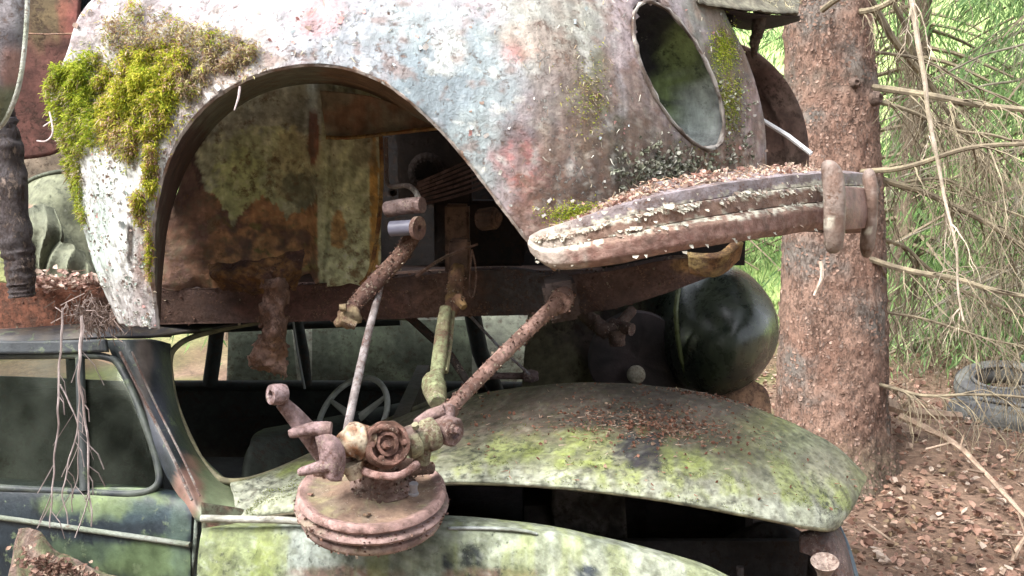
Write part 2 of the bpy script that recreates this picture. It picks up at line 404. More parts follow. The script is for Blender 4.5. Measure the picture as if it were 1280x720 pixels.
# headlight opening
ring=[];bowls=[[] for _ in range(5)]
for i in range(64):
    a=2*math.pi*i/64; 
    def ep(k): 
        ca,sa=HA*k*math.cos(a),HB*k*math.sin(a); return HC[0]+ca*math.cos(HT)-sa*math.sin(HT), HC[1]+ca*math.sin(HT)+sa*math.cos(HT)
    x,y=ep(1.0); p=W(x,y,fdepth(x,y,.9,0)-.006); ring.append(p)
cen=sum(ring,V())/64
inw=V((-.62,.76,-.05)).normalized()
for j in range(5):
    t=j/4
    for p in ring:
        q=cen+(p-cen)*(1-.62*t*t*t)*(1.0)+inw*(.002+.17*t)
        bowls[j].append(q)
m=M(); m.tube(ring+[ring[0]],[.0048+.0022*nz(V((i*.35,0,0)),1) for i in range(65)],8,cap=False,wob=1.1)
build('headlight_rim',m,CHROME,fender,tint=lambda p:mixc((.38,.35,.32),(.1,.07,.055),sst(-.15,.1,fbm(p,25,8))))
m=M(); m.chain_hull(bowls); m.add([bowls[4][k] for k in range(64)],[tuple(range(64))])
build('headlight_bowl',m,MOSSY,fender,tint=patcher((.05,.05,.055),[(855,95,34,60,(.28,.37,.15),1),(872,135,28,50,(.5,.55,.52),.85)],4))  # green and grey spots are glass reflections painted into the bowl
# inner bulk of the nose so the fender has a return behind its front edge
m=M()
ne=[W(a,b,y) for a,b,y in [(840,-70,2.62),(918,42,2.72),(952,138,2.70),(958,226,2.66)]]
m.loft([ne,[p+V((-.03,.14,0)) for p in ne],[p+V((-.12,.26,-.02)) for p in ne]],30,10)
build('grille_shell',m,RUST,car,tint=lambda p:mixc((.22,.12,.08),(.3,.2,.17),sst(-.2,.3,fbm(p,14))),solid=.004)
# far side fender: dark curved shell with a rim
m=M(); 
arc=[W(a,b,y) for a,b,y in [(900,50,3.1),(940,62,3.1),(975,92,3.12),(998,130,3.14),(1009,170,3.15),(1010,214,3.15),(1004,250,3.15)]]
inn=[W(a,b,y) for a,b,y in [(880,85,3.2),(925,92,3.2),(950,112,3.2),(968,140,3.2),(980,175,3.2),(984,212,3.2),(984,250,3.2)]]
hub=[W(a,b,y) for a,b,y in [(870,140,3.3),(890,140,3.32),(905,150,3.32),(915,165,3.32),(920,185,3.32),(922,210,3.3),(922,240,3.3)]]
m.loft([[p+V((-.01,.05,0)) for p in arc],arc,[a.lerp(b,.5)+V((0,-.012,0)) for a,b in zip(arc,inn)],[p+V((0,-.004,0)) for p in inn],[p+V((0,.03,0)) for p in inn],hub],50,24)
build('far_fender',m,DARK,car,tint=lambda p:mixc((.1,.06,.05),(.17,.12,.1),sst(-.2,.3,fbm(p,9))),solid=.004)
# hood edge above with hanging latch
m=M()
top=[[W(860,-60,2.6),W(900,-45,2.75),(W(960,-25,2.95)),W(1000,0,3.1)],[W(872,-2,2.42),W(905,4,2.5),W(955,10,2.62),W(998,14,2.75)]]
m.loft([top[0],top[1],[p+V((0,.004,-.006)) for p in top[1]],[p+V((-.005,.03,-.006)) for p in top[1]]],60,24,disp=lambda p,u,v:V((0,-.012*fbm(p,18,3),.008*fbm(p,24,6))))
m2=M(); m2.loft([[W(872,2,2.44),W(905,9,2.52),W(955,16,2.64),W(1000,18,2.77)],[W(878,8,2.7),W(915,24,2.75),W(960,28,2.85),W(1000,20,2.95)],[W(885,16,3.0),W(925,34,3.0),W(962,34,3.05),W(1000,24,3.1)]],20,8,disp=lambda p,u,v:V((0,0,-.004)))
hood=build('hood',m,MOSSY,car,tint=lambda p:mixc((.09,.08,.06),(.16,.15,.11),sst(-.2,.2,fbm(p,30))),solid=.004)
build('hood_underside',m2,DARK,hood,base=(.035,.025,.03),solid=.002)  # shade under the hood put into a near-black colour
m=M(); m.tube([W(952,10,2.7),W(948,35,2.72),W(944,52,2.75),W(942,72,2.78)],[.02,.017,.014,.006],7,n=14,wob=.5)
build('latch',m,RUST,hood,tint=lambda p:(.12,.1,.08))
# upper hood/cowl mass hidden above and behind
m=M()
m.loft([[W(128,-120,2.5),W(240,-130,2.45),W(345,-140,2.35)],[W(122,-20,2.42),W(235,-20,2.33),W(345,-40,2.2)],[W(124,45,2.38),W(235,50,2.24),W(345,0,2.13)],[W(110,90,2.3),W(235,90,2.17),W(340,60,2.06)]],60,50,
  disp=lambda p,u,v:V((.0,-.02*fbm(p,14,3),0)))
build('cowl',m,LICHEN,car,tint=lambda p:mixc((.36,.3,.3),(.2,.16,.12),sst(-.15,.2,fbm(p,22,6))),solid=.004)
# hidden roof of the engine bay + firewall added to keep the inside dark
m=M()
hb=[W(240,-90,2.25),W(450,-140,2.25),W(650,-160,2.3),W(850,-90,2.45)]
m.loft([hb,[p+V((0,.25,.08)) for p in hb],[p+V((0,.6,.1)) for p in hb],[p+V((0,1.2,.02)) for p in hb]],30,20)
build('engine_cover',m,PAINT,car,tint=ftint0,solid=.004)
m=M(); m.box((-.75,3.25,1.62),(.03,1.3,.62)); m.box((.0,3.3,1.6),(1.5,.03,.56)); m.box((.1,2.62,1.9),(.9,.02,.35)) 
build('shading_firewall',m,DARK,car,base=(.014,.012,.012),smooth=False)
# wheelhouse liner ------------------------------------------------
LI=[(200,400,2.38),(203,340,2.4),(212,270,2.44),(236,205,2.46),(276,150,2.46),(332,115,2.46),(400,104,2.46),(462,116,2.46),(515,146,2.44),(556,162,2.42)]
m=M(); K=154
rowA=[W(E3[i].x,E3[i].y,fdepth(E3[i].x,E3[i].y,i/NU,0)+.012) for i in [0,20,40,60,80,100,120,140,158,168]]
rowB=[W(*q) for q in LI]
m.loft([rowA,[a.lerp(b,.5)+ (a-b).cross(V((0,1,0)))*0 for a,b in zip(rowA,rowB)],rowB],80,24)
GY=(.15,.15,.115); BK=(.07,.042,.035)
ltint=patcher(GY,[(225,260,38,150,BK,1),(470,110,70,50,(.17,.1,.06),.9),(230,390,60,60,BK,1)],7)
wh=build('wheel_house',m,LINER,car,tint=ltint,solid=.003)
# back wall panel
def wallY(px,py): return 2.46+.03*math.sin((px-250)*.012)-.02*sst(380,400,px)+.025*sst(250,330,py)
def wedge_top(px):
    import bisect
    xs=[200,212,236,276,332,400,462,515,556]; ys=[330,270,205,150,115,104,116,146,162]
    for i in range(len(xs)-1):
        if xs[i]<=px<=xs[i+1]: 
            t=(px-xs[i])/(xs[i+1]-xs[i]); return ys[i]*(1-t)+ys[i+1]*t
    return ys[-1]
def wall_bot(px):
    if px<300: b=362+3*math.sin(px*.15)
    elif px<385: b=362-20*sst(350,385,px)
    elif px<400: b=342+18*sst(385,398,px)
    else: b=360-4*math.sin((px-400)*.04)
    return b+3*nz(V((px*.07,0,0)),1)
def wfn(u,v):
    px=203+(476-203)*u; a=wedge_top(px)-3; b=wall_bot(px); py=a+(b-a)*v
    p=W(px,py,wallY(px,py)); 
    cr_=math.exp(-((px-410+ (py-200)*.05)/5)**2)*.012
    p.y+= -.010*fbm(p,12,5,3)+cr_+ .03*sst(.9,1,v)*abs(nz(p,20)); return p
m=M(); m.grid(wfn,130,110)
OG=(.33,.19,.08)
wtint0=patcher((.33,.33,.21),[
 (330,130,110,55,(.25,.25,.2),.9),(330,215,62,62,(.34,.36,.19),.9),(300,235,40,45,(.36,.38,.16),.8),(370,210,36,50,(.36,.3,.16),.6),
 (440,250,42,100,(.34,.35,.2),.8),(430,300,30,60,(.38,.39,.24),.8),(424,285,12,24,OG,.9),(468,260,7,110,(.33,.19,.06),1),(455,190,20,24,(.18,.15,.1),.6),
 (392,170,7,34,(.16,.06,.035),.9),(378,240,24,26,(.08,.085,.06),.7),
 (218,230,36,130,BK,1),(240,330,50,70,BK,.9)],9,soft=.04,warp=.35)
def wtint(p):
    c=wtint0(p); x,y=pix(p)
    if 196<x<398:   # torn undercoat: rust below a dripping edge
        drip=258+14*math.sin(x*.09)+10*nz(V((x*.16,3,0)),1)+16*nz(V((x*.05,9,0)),1)-22*sst(268,240,x)
        if x<250: drip=150+(x-225)*3.6
        k=sst(-1.2,1.2,y-drip+8*fbm(p,60,2,3)); n=fbm(p,20,15,4)
        rc_=mixc((.36,.19,.09),(.13,.075,.055),sst(-.15,.2,n)); rc_=mixc(rc_,(.15,.12,.05),sst(.15,.3,fbm(p,30,18)))
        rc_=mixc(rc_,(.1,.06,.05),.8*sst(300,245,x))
        c=mixc(c,rc_,k)
    n6=fbm(p,60,3,4); c=mixc(c,(.1,.09,.06),.45*sst(.08,.22,n6)); c=mixc(c,tuple(x_*1.35 for x_ in c),sst(.1,.25,-n6)); c=tuple(min(.55,x_*1.3) for x_ in c)
    return c
wall=build('inner_panel',m,LINER,wh,tint=wtint,solid=.004)
m=M(); 
m.loft([[W(400,113,2.38),W(470,122,2.36),W(535,150,2.34),W(556,158,2.33)],[W(408,170,2.37),W(470,170,2.36),W(520,164,2.34),W(556,160,2.33)]],60,22,disp=lambda p,u,v:V((0,-.012*fbm(p,16,6),0)))
build('upper_panel',m,LINER,wh,tint=lambda p:mixc((.2,.17,.12),(.2,.12,.075),sst(-.2,.2,fbm(p,16,4))),solid=.004)
m=M(); m.tube([W(476,170,2.42),W(477,230,2.42),W(472,290,2.43),W(462,340,2.44),W(450,356,2.44)],.0055,6,n=30,wob=.4)
m.tube([W(408,172,2.36),W(440,172,2.35),W(476,168,2.34),W(520,163,2.33),W(556,159,2.32)],.005,6,n=24,wob=.4)
build('panel_flange',m,RUST,wh,tint=lambda p:mixc((.3,.19,.07),(.18,.08,.03),sst(-.1,.2,fbm(p,20))))
# crumpled rust hanging at the foot of the liner
m=M(); m.loft([[W(260,330,2.43),W(320,325,2.4),(W(380,310,2.4))],[W(262,345,2.4),W(320,348,2.36),W(378,335,2.38)],[W(280,362,2.43),W(325,368,2.42),W(370,360,2.45)]],50,30,disp=lambda p,u,v:V((0,-.03*fbm(p,25,4),.014*fbm(p,30,8))))
build('rust_scrap',m,RUST,wh,tint=lambda p:mixc((.2,.1,.04),(.08,.04,.03),sst(-.1,.2,fbm(p,25))),solid=.003)
m=M(); m.loft([[W(328,350,2.3),W(345,347,2.28),W(362,352,2.32)],[W(322,395,2.3),W(342,392,2.26),W(360,398,2.32)],[W(321,418,2.3),W(340,422,2.25),W(362,428,2.32)],[W(310,455,2.3),W(338,450,2.27),W(360,445,2.3)],[W(326,462,2.3),W(343,470,2.29),W(357,478,2.3)]],24,50,disp=lambda p,u,v:V((.02*fbm(p,24,2),-.035*fbm(p,26,4),.01*fbm(p,40,2))),keep=lambda u,v:not ((u<.12 or u>.86) and nz(V((u,v*9,0)),1.3)>.05) and not (v>.93 and nz(V((u*9,0,3)),1)>0))
build('hanging_rust_sheet',m,RUST,car,tint=lambda p:mixc((.16,.085,.055),(.24,.15,.12),sst(-.1,.2,fbm(p,25))),solid=.003)
# frame rail ------------------------------------------------------
def railpath():
    T=[(-60,350,2.44),(60,352,2.44),(190,360,2.48),(330,360,2.5),(470,350,2.5),(560,342,2.5),(640,338,2.5),(690,345,2.48),(760,340,2.46),(830,326,2.44),(880,322,2.46)]
    B=[(-60,408,2.44),(60,410,2.44),(190,405,2.48),(330,402,2.5),(470,398,2.5),(560,395,2.5),(640,393,2.5),(690,392,2.48),(760,386,2.46),(830,366,2.44),(905,338,2.46)]
    return [W(*q) for q in T],[W(*q) for q in B]
Tt,Bt=railpath()
m=M(); d=V((0,.07,0))
m.loft([[p+d for p in Tt],[p+V((0,.006,0)) for p in Tt],[p+V((0,0,-.004)) for p in Tt],[t.lerp(b,.5) for t,b in zip(Tt,Bt)],[p+V((0,0,.004)) for p in Bt],[p+V((0,.006,0)) for p in Bt],[p+d for p in Bt]],200,40,disp=lambda p,u,v:V((0,-.003*fbm(p,20,4),.002*fbm(p,15))))
railt=patcher((.085,.052,.046),[(60,380,110,60,(.2,.085,.055),1),(400,380,120,40,(.11,.05,.04),.8),(590,370,80,50,(.11,.065,.05),.7),(670,370,60,50,(.06,.06,.065),.8),(800,345,90,30,(.1,.06,.05),.9),(880,330,35,16,(.33,.19,.07),.8),(200,390,70,30,(.07,.04,.03),.8)],12)
rail=build('frame_rail',m,RUST,car,tint=railt,solid=.004)
rail2=M(); rail2.loft([[p+V((0,1.0,.0)) for p in Tt],[p+V((0,1.0,0)) for p in Bt]],40,4); build('far_frame_rail',rail2,DARK,car,base=(.06,.04,.03),solid=.05)
# floor pan over the rails, added to shade the space below
m=M(); m.grid(lambda u,v:V((-1.9+2.2*u,2.52+1.1*v,1.30+.015*nz(V((u*9,v*5,0)),1))),40,14)
build('shading_floor_pan',m,RUST,car,base=(.07,.04,.03),solid=.004)
# upper body side behind the leg, closing the left of the wheel arch
# control arms and running gear ------------------------------------
def rt(a,b,s=0,f=22):
    def t(p):
        c=mixc(a,b,sst(-.14,.16,fbm(p,f,s)))
        return mixc(c,tuple(x*.5 for x in b),.6*sst(.12,.3,fbm(p,f*2.3,s+4)))
    return t
PKR=((.33,.2,.19),(.2,.11,.085))
m=M(); m.box(W(700,372,2.36),(.075,.16,.09),Matrix.Rotation(R(-10),3,'Y')); 
build('arm_bracket',m,DARK,rail,tint=rt((.1,.075,.07),(.07,.05,.045)),bevel=.008,smooth=False)
m=M(); m.tube([W(703,374,2.26),W(680,394,2.2),W(640,432,2.13),(W(600,472,2.05)),W(562,512,1.98)],[.0185,.016,.0152,.0148,.014],18,n=40,wob=.04)
m.tube([W(562,512,1.98),W(556,524,1.96)],[.02,.016],12)
m.lathe([(0,-.03),(.024,-.03),(.026,-.02),(.026,.02),(.024,.03),(0,.03)],W(702,375,2.26),V((.2,1,.1)),18,wob=.002)
arm=build('lower_control_arm',m,PIPE,car,tint=rt((.3,.19,.16),(.17,.1,.08),3))
m=M(); m.tube([W(518,292,2.2),W(500,320,2.19),W(470,352,2.17),W(445,380,2.15),W(437,392,2.14)],[.017,.018,.0185,.017,.015],16,n=30,wob=.05)
arm2=build('upper_control_arm',m,PIPE,car,tint=rt((.17,.1,.075),(.1,.055,.045),5))
m=M(); m.lathe([(0,-.022),(.016,-.022),(.022,-.014),(.019,-.004),(.024,.004),(.022,.016),(.012,.022),(.006,.035),(0,.036)],W(437,396,2.13),V((-.7,-.3,-.35)),16,wob=.003)
m.tube([W(425,385,2.1),W(433,384,2.1)],.008,8); m.tube([W(428,400,2.1),W(445,407,2.1)],[.012,.008],8,wob=.5)
build('ball_joint',m,PIPE,arm2,tint=rt((.22,.17,.1),(.14,.085,.055)))
m=M(); m.tube([W(484,262,2.2),W(505,258,2.18),W(528,256,2.16)],.0175,14,n=8,wob=.1)
build('bushing',m,PIPE,arm2,tint=rt((.27,.2,.19),(.2,.14,.13)))
m=M(); m.tube([W(489,286,2.17),W(519,284,2.15)],.0165,18)
build('bushing',m,WHITE,arm2,base=(.13,.13,.17))
m=M(); m.lathe([(.007,0),(.024,0),(.025,.004),(.025,.011),(.007,.011),(.007,0)],W(519,285,2.15),V((1,-.55,0)),24)
build('washer',m,PIPE,arm2,tint=rt((.28,.2,.15),(.2,.12,.1)))
# bent brake pipe with pale tip
m=M(); m.tube([W(482,172,2.36),W(483,200,2.36),W(484,228,2.34),W(492,233,2.3),W(508,232,2.26),W(518,238,2.24),W(524,250,2.22),W(527,262,2.2)],[.005,.005,.005,.0055,.006,.0065,.0065,.004],8,n=50)
build('brake_pipe',m,PIPE,car,tint=lambda p: mixc((.16,.13,.12),(.55,.53,.48),sst(232,252,pix(p)[1])))
# leaf spring
m=M()
for k in range(7):
    a=W(505+k*3,262-k*5.2,2.42); b=W(640,222-k*8.5+ (k*1.0),2.75)
    mid=a.lerp(b,.5)+V((0,0,-.008+.001*k))
    w=V((.02,-.0,.01))
    pts=cr([a,mid,b],14); vs=[];fs=[]
    for p in pts: vs+=[p+V((0,-.03,0)),p+V((0,-.03,.0065)),p+V((0,.03,.0065)),p+V((0,.03,0))]
    for i in range(14):
        for q in range(4): fs.append((i*4+q,i*4+(q+1)%4,(i+1)*4+(q+1)%4,(i+1)*4+q))
    fs+=[(0,1,2,3),(56,57,58,59)]
    m.add(vs,fs)
build('leaf_spring',m,DARK,car,tint=rt((.13,.085,.08),(.08,.05,.045)),smooth=False)
# spring mount, post and engine lumps in the dark
m=M(); m.box(W(572,300,2.55),(.06,.06,.18)); m.box(W(575,330,2.42),(.05,.05,.12)); m.tube([W(598,275,2.48),W(622,272,2.46)],.028,14); m.tube([W(622,272,2.46),W(626,272,2.455)],.014,12)
build('suspension_tower',m,DARK,car,tint=rt((.14,.085,.06),(.08,.05,.04)),bevel=.006,smooth=False)
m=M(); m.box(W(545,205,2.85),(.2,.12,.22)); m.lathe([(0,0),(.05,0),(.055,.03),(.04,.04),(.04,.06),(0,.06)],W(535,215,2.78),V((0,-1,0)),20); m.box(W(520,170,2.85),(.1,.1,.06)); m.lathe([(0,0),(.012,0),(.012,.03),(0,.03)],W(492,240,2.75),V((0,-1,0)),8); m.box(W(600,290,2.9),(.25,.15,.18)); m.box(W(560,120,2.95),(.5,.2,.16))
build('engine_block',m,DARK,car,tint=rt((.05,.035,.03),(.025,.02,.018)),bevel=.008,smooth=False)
# chain loop
m=M(); m.tube([W(590,312,2.33),W(594,330,2.33),W(595,350,2.33),W(592,370,2.33),W(587,368,2.33),W(587,345,2.33),W(589,325,2.33),W(590,312,2.33)],.0022,6,n=40)
m.tube([W(520,345,2.36),W(555,322,2.34),W(597,305,2.33)],[.005,.004,.003],6,n=12)
build('wire_hook',m,PIPE,car,tint=rt((.16,.1,.08),(.1,.07,.05)))
# thin grey strut rod
m=M(); m.tube([W(481,330,2.22),W(474,365,2.18),W(462,410,2.1),W(448,470,2.0),W(433,540,1.9)],[.006,.0075,.0085,.009,.0085],8,n=40,wob=.08)
build('tie_rod',m,PIPE,car,tint=lambda p:mixc((.3,.27,.27),(.17,.145,.14),sst(-.15,.15,fbm(p,50))))
# shock absorber: brown upper mount and green lower body
m=M(); m.tube([W(572,335,2.38),W(568,370,2.32),W(562,392,2.28)],[.018,.02,.016],10,n=14,wob=.3); m.tube([W(572,372,2.26),W(580,384,2.24)],[.014,.008],8,wob=.5)
shock=build('shock_absorber',m,RUST,car,tint=rt((.17,.09,.06),(.22,.14,.06)))
m=M(); m.tube([W(557,385,2.24),W(553,415,2.2),W(549,450,2.14),W(546,468,2.11),W(542,478,2.09),W(544,490,2.07),W(548,505,2.02)],[.013,.0155,.0165,.016,.025,.024,.017],16,n=40,wob=.08)
m.tube([W(566,390,2.25),W(562,430,2.19),W(557,465,2.12)],.006,6)
build('damper_tube',m,PIPE,shock,tint=rt((.21,.23,.125),(.15,.14,.08),8))
# thin dark rods behind
m=M(); m.tube([W(505,390,2.7),W(560,440,2.65),W(585,478,2.6)],[.012,.012,.01],8)
build('brace_rod',m,PIPE,car,base=(.06,.05,.045))
m=M(); m.tube([W(585,392,2.6),W(625,435,2.6),W(662,468,2.6)],.004,6)
build('brace_rod',m,PIPE,car,base=(.2,.2,.22))
# ---- steering knuckle + brake drum hanging low
DC=W(465,612,1.92); ax=V((.03,-.20,1)).normalized()
m=M(); m.lathe([(0,.004),(.03,.004),(.055,.004),(.06,.0),(.08,-.003),(.1,-.004),(.118,-.002),(.128,.002),(.137,.005),(.1425,.001),(.144,-.008),(.138,-.014)],DC,ax,96,wob=.001)
drumt=lambda p:mixc(mixc((.33,.225,.205),(.2,.135,.12),sst(-.2,.2,fbm(p,18,4))),(.3,.26,.18),.5*sst(.1,.3,fbm(p,13,33)))
def plate_t(p):
    r=(p-DC).length; c=mixc((.25,.17,.12),(.18,.12,.09),sst(-.2,.2,fbm(p,30,4)))
    c=mixc(c,mixc((.27,.25,.14),(.2,.16,.12),sst(-.1,.1,fbm(p,70,5))),.7*sst(.0,.2,fbm(p,22,33)+.25*sst(.0,-.12,p.x-DC.x)))
    return mixc(c,mixc((.34,.22,.2),(.22,.14,.12),sst(-.1,.15,fbm(p,40,9))),sst(.118,.13,r))
drum=build('brake_drum',M().lathe([(.139,-.012),(.133,-.016),(.134,-.019),(.146,-.022),(.149,-.027),(.147,-.032),(.137,-.035),(.130,-.037),(.129,-.043),(.137,-.046),(.139,-.052),(.135,-.061),(.12,-.069),(.09,-.073),(0,-.074)],DC,ax,96,wob=.0007),DRUMM,car,tint=drumt)
build('backing_plate',m,DRUMM,drum,tint=plate_t)
m=M(); b0=W(517,618,1.88); m.lathe([(0,0),(.010,0),(.010,.004),(.0075,.005),(.0075,.018),(.009,.019),(.009,.024),(0,.025)],b0,ax,10,wob=.0006)
build('bolt',m,WHITE,drum,base=(.2,.19,.2))
m=M()
for i in range(9):
    a=rnd.uniform(0,6.28); r=rnd.uniform(.03,.12); s=rnd.uniform(.003,.006)
    u=ax.orthogonal().normalized(); w=ax.cross(u); p=DC+u*r*math.cos(a)+w*r*math.sin(a)+ax*s*.3
    if (p.y>DC.y+.03): continue
    m.box(p,(s*2,s*1.5,s*.6),Matrix.Rotation(a,3,'Z'))
o=build('rust_scale',m,PIPE,drum,tint=rt((.35,.2,.17),(.25,.17,.1)),smooth=False); o['kind']='stuff'
kn=bpy.data.objects.new('steering_knuckle',None)
m=M()
m.tube([W(392,592,1.86),W(420,585,1.86),W(440,575,1.87),W(480,582,1.9),W(540,585,1.96)],[.006,.016,.024,.022,.012],16,n=26,wob=.06)
m.lathe([(0,-.034),(.06,-.034),(.064,-.028),(.058,-.022),(.046,-.016),(.042,0),(.042,.02),(.036,.026),(.036,.04),(.03,.045),(0,.045)],W(478,590,1.925),V((.03,-.25,1)),36,wob=.0015)
for q in range(8):
    an=q*math.pi/4; m.lathe([(0,0),(.006,0),(.006,.006),(0,.006)],W(478,590,1.925)+V((math.cos(an)*.053,math.sin(an)*.053,-.030+math.sin(an)*.013)),V((.03,-.25,1)),6)
knk=build('steering_knuckle',m,PIPE,car,tint=rt((.22,.15,.13),(.14,.09,.07),2))
m=M(); m.tube([W(352,503,1.80),W(368,520,1.81),W(395,552,1.84),W(418,580,1.86)],[.0125,.0165,.021,.025],18,n=24,wob=.03)
m.lathe([(.008,-.014),(.0175,-.014),(.019,-.008),(.019,.008),(.0175,.014),(.008,.014),(.008,-.014)],W(347,493,1.79),V((-.75,-.65,.1)),20)
build('steering_arm',m,PIPE,knk,tint=rt((.3,.22,.225),(.2,.135,.13),6))
m=M(); m.loft([[W(395,545,1.8),W(415,543,1.79),W(428,560,1.8)],[W(400,565,1.795),W(418,566,1.785),W(430,578,1.8)],[W(402,590,1.8),W(415,600,1.79),W(425,600,1.8)]],12,12)
m.tube([W(364,542,1.8),W(390,536,1.8),W(412,536,1.8)],[.004,.0075,.009],8,n=10); m.tube([W(376,590,1.8),W(400,584,1.79),W(420,582,1.8)],[.003,.0065,.009],8,n=10)
build('anchor_bracket',m,PIPE,knk,tint=rt((.28,.195,.195),(.18,.12,.11),9),solid=.01)
m=M(); m.tube([W(428,560,1.84),W(440,552,1.83),W(455,553,1.84),W(465,556,1.85)],[.02,.031,.03,.024],16,n=20,wob=.5); m.tube([W(438,580,1.83),W(444,598,1.83)],[.02,.016],12,wob=.6)
build('grease_lump',m,PIPE,knk,tint=rt((.42,.36,.27),(.26,.13,.07),4,50))
hx=V((.35,-.75,.35)).normalized()
m=M(); m.lathe([(.024,-.05),(.036,-.045),(.036,-.02),(.043,-.018),(.043,.004),(.040,.010),(.034,.010),(.032,-.004),(.022,-.008),(.022,.002),(.016,.004),(.015,-.004),(0,-.004)],W(484,555,1.83),hx,36,wob=.0022)
hu=hx.orthogonal().normalized(); hv=hx.cross(hu)
for q in range(6):
    an=q*math.pi/3+.3; m.lathe([(0,0),(.0062,0),(.0062,.006),(.004,.0075),(0,.0075)],W(484,555,1.83)+hx*.003+(hu*math.cos(an)+hv*math.sin(an))*.030*1.02,hx,6)
m.lathe([(0,-.01),(.0085,-.01),(.0085,.012),(.006,.014),(.006,.02),(0,.02)],W(482,557,1.825),hx,6)
m.tube([W(468,540,1.81),W(476,534,1.80),W(488,535,1.8),W(497,541,1.8)],[.004,.006,.006,.004],8,n=8)
build('hub_cap',m,PIPE,knk,tint=rt((.22,.12,.095),(.1,.055,.04),11,45))
m=M(); m.tube([W(446,585,1.84),W(470,594,1.81),W(500,594,1.81),W(522,580,1.84)],.0075,8,n=20,wob=.3)
build('retaining_ring',m,PIPE,knk,tint=rt((.34,.22,.2),(.22,.12,.1)))
m=M(); m.lathe([(0,-.035),(.028,-.035),(.031,-.03),(.031,-.012),(.026,-.009),(.026,.004),(.032,.007),(.032,.024),(.028,.03),(0,.03)],W(528,547,1.9),V((1,.5,.28)),24,wob=.0015); m.lathe([(0,-.02),(.016,-.02),(.017,.018),(.012,.022),(0,.022)],W(528,566,1.91),V((.1,-.2,1)),14,wob=.002); m.lathe([(0,0),(.007,0),(.007,.01),(0,.01)],W(520,535,1.87),V((-.2,-.6,1)),6)
build('swivel_joint',m,PIPE,knk,tint=rt((.25,.24,.15),(.13,.09,.08),13))
m=M(); m.lathe([(0,-.028),(.022,-.028),(.024,-.024),(.024,-.006),(.028,-.004),(.028,.016),(.024,.02),(.013,.02),(.012,.012),(0,.012)],W(560,538,1.93),V((.75,-.6,-.1)),24,wob=.0012); m.tube([W(560,508,1.96),W(558,522,1.945),W(556,535,1.935)],[.015,.017,.02],14,wob=.06); m.lathe([(0,0),(.010,0),(.010,.008),(.006,.009),(.006,.018),(0,.018)],W(566,536,1.905),V((.7,-.7,0)),6); m.tube([W(522,531,1.94),W(538,519,1.94),W(556,513,1.94)],[.013,.012,.012],12,n=10,wob=.1); m.tube([W(530,520,1.96),W(548,516,1.95)],.006,8)
build('fork_joint',m,PIPE,knk,tint=rt((.24,.165,.155),(.15,.1,.085),15))
# ---- bumper
ST=[(663,296,304,2.0),(676,288,326,1.975),(700,281,336,1.945),(760,262,331,1.91),(830,243,318,1.92),(900,230,306,1.99),(960,222,297,2.09),(1015,217,288,2.22),(1050,216,286,2.36),(1078,217,288,2.55),(1088,219,290,2.85),(1060,222,290,3.2),(950,228,285,3.5)]
PR=[(-.05,.12),(-.03,.05),(0,.010),(.015,.0),(.20,-.001),(.225,.009),(.245,-.004),(.48,-.005),(.505,.006),(.53,-.009),(.62,-.014),(.86,-.011),(.97,-.001),(1.0,.012),(1.0,.06)]
tops=cr([W(a,b,y) for a,b,c,y in ST],220); bots=cr([W(a,c,y) for a,b,c,y in ST],220)
prr=[]
for k in range(99):
    q=k/98*(len(PR)-1); a_=min(int(q),len(PR)-2); prr.append(V((*PR[a_],0)).lerp(V((*PR[a_+1],0)),q-a_))
m=M()
def bfn(u,v):
    i=round(u*220); t,b=tops[i],bots[i]; a=tops[max(i-2,0)]; c=tops[min(i+2,220)]
    tan=(c-a); tan.z=0; tan.normalize(); nrm=V((-tan.y,tan.x,0))  # points away from outside
    pr=prr[round(v*98)]; h=sst(0,.05,u)
    p=t.lerp(b,pr.x)+nrm*pr.y*(.25+.75*h)
    p+=nrm*(.004*fbm(p,13,3,3)+.0015*fbm(p,60,5,2)); p.z+=.004*fbm(p,9,8)
    return p
m.grid(bfn,220,98)
def btint(p):
    x,y=pix(p)
    # height fraction at this station
    i=min(range(0,221,4),key=lambda k:(tops[k].xy-p.xy).length); f=(tops[i].z-p.z)/max(.01,(tops[i].z-bots[i].z))
    n=fbm(p,22,3,4); n2=fbm(p,75,7,4)*1.4
    c=mixc((.27,.235,.25),(.19,.15,.15),sst(-.2,.2,n))
    c=mixc(c,mixc((.25,.16,.12),(.16,.095,.07),sst(-.15,.2,n)),sst(.2,.26,f+.12*n))
    w1=math.exp(-((f-.22-.2*n-.08*n2)/.065)**2); w2=math.exp(-((f-.53-.16*n-.1*n2)/.05)**2)
    c=mixc(c,(.52,.49,.4),sst(.3,.42,max(w1*sst(-.35,.05,n2+.3*math.sin(x*.02)),w2*sst(-.3,.1,n2))))
    c=mixc(c,mixc((.2,.105,.085),(.29,.18,.15),sst(-.1,.2,n2)),sst(.6,.66,f)*.9)
    c=mixc(c,(.09,.06,.05),.5*sst(.1,.3,fbm(p,38,77,4)))
    if x<735: c=mixc(c,(.42,.38,.33),.7*sst(760,690,x+90*n))
    return c
bumper=build('bumper',m,CHROME,car,tint=btint,solid=.004)
m=M()
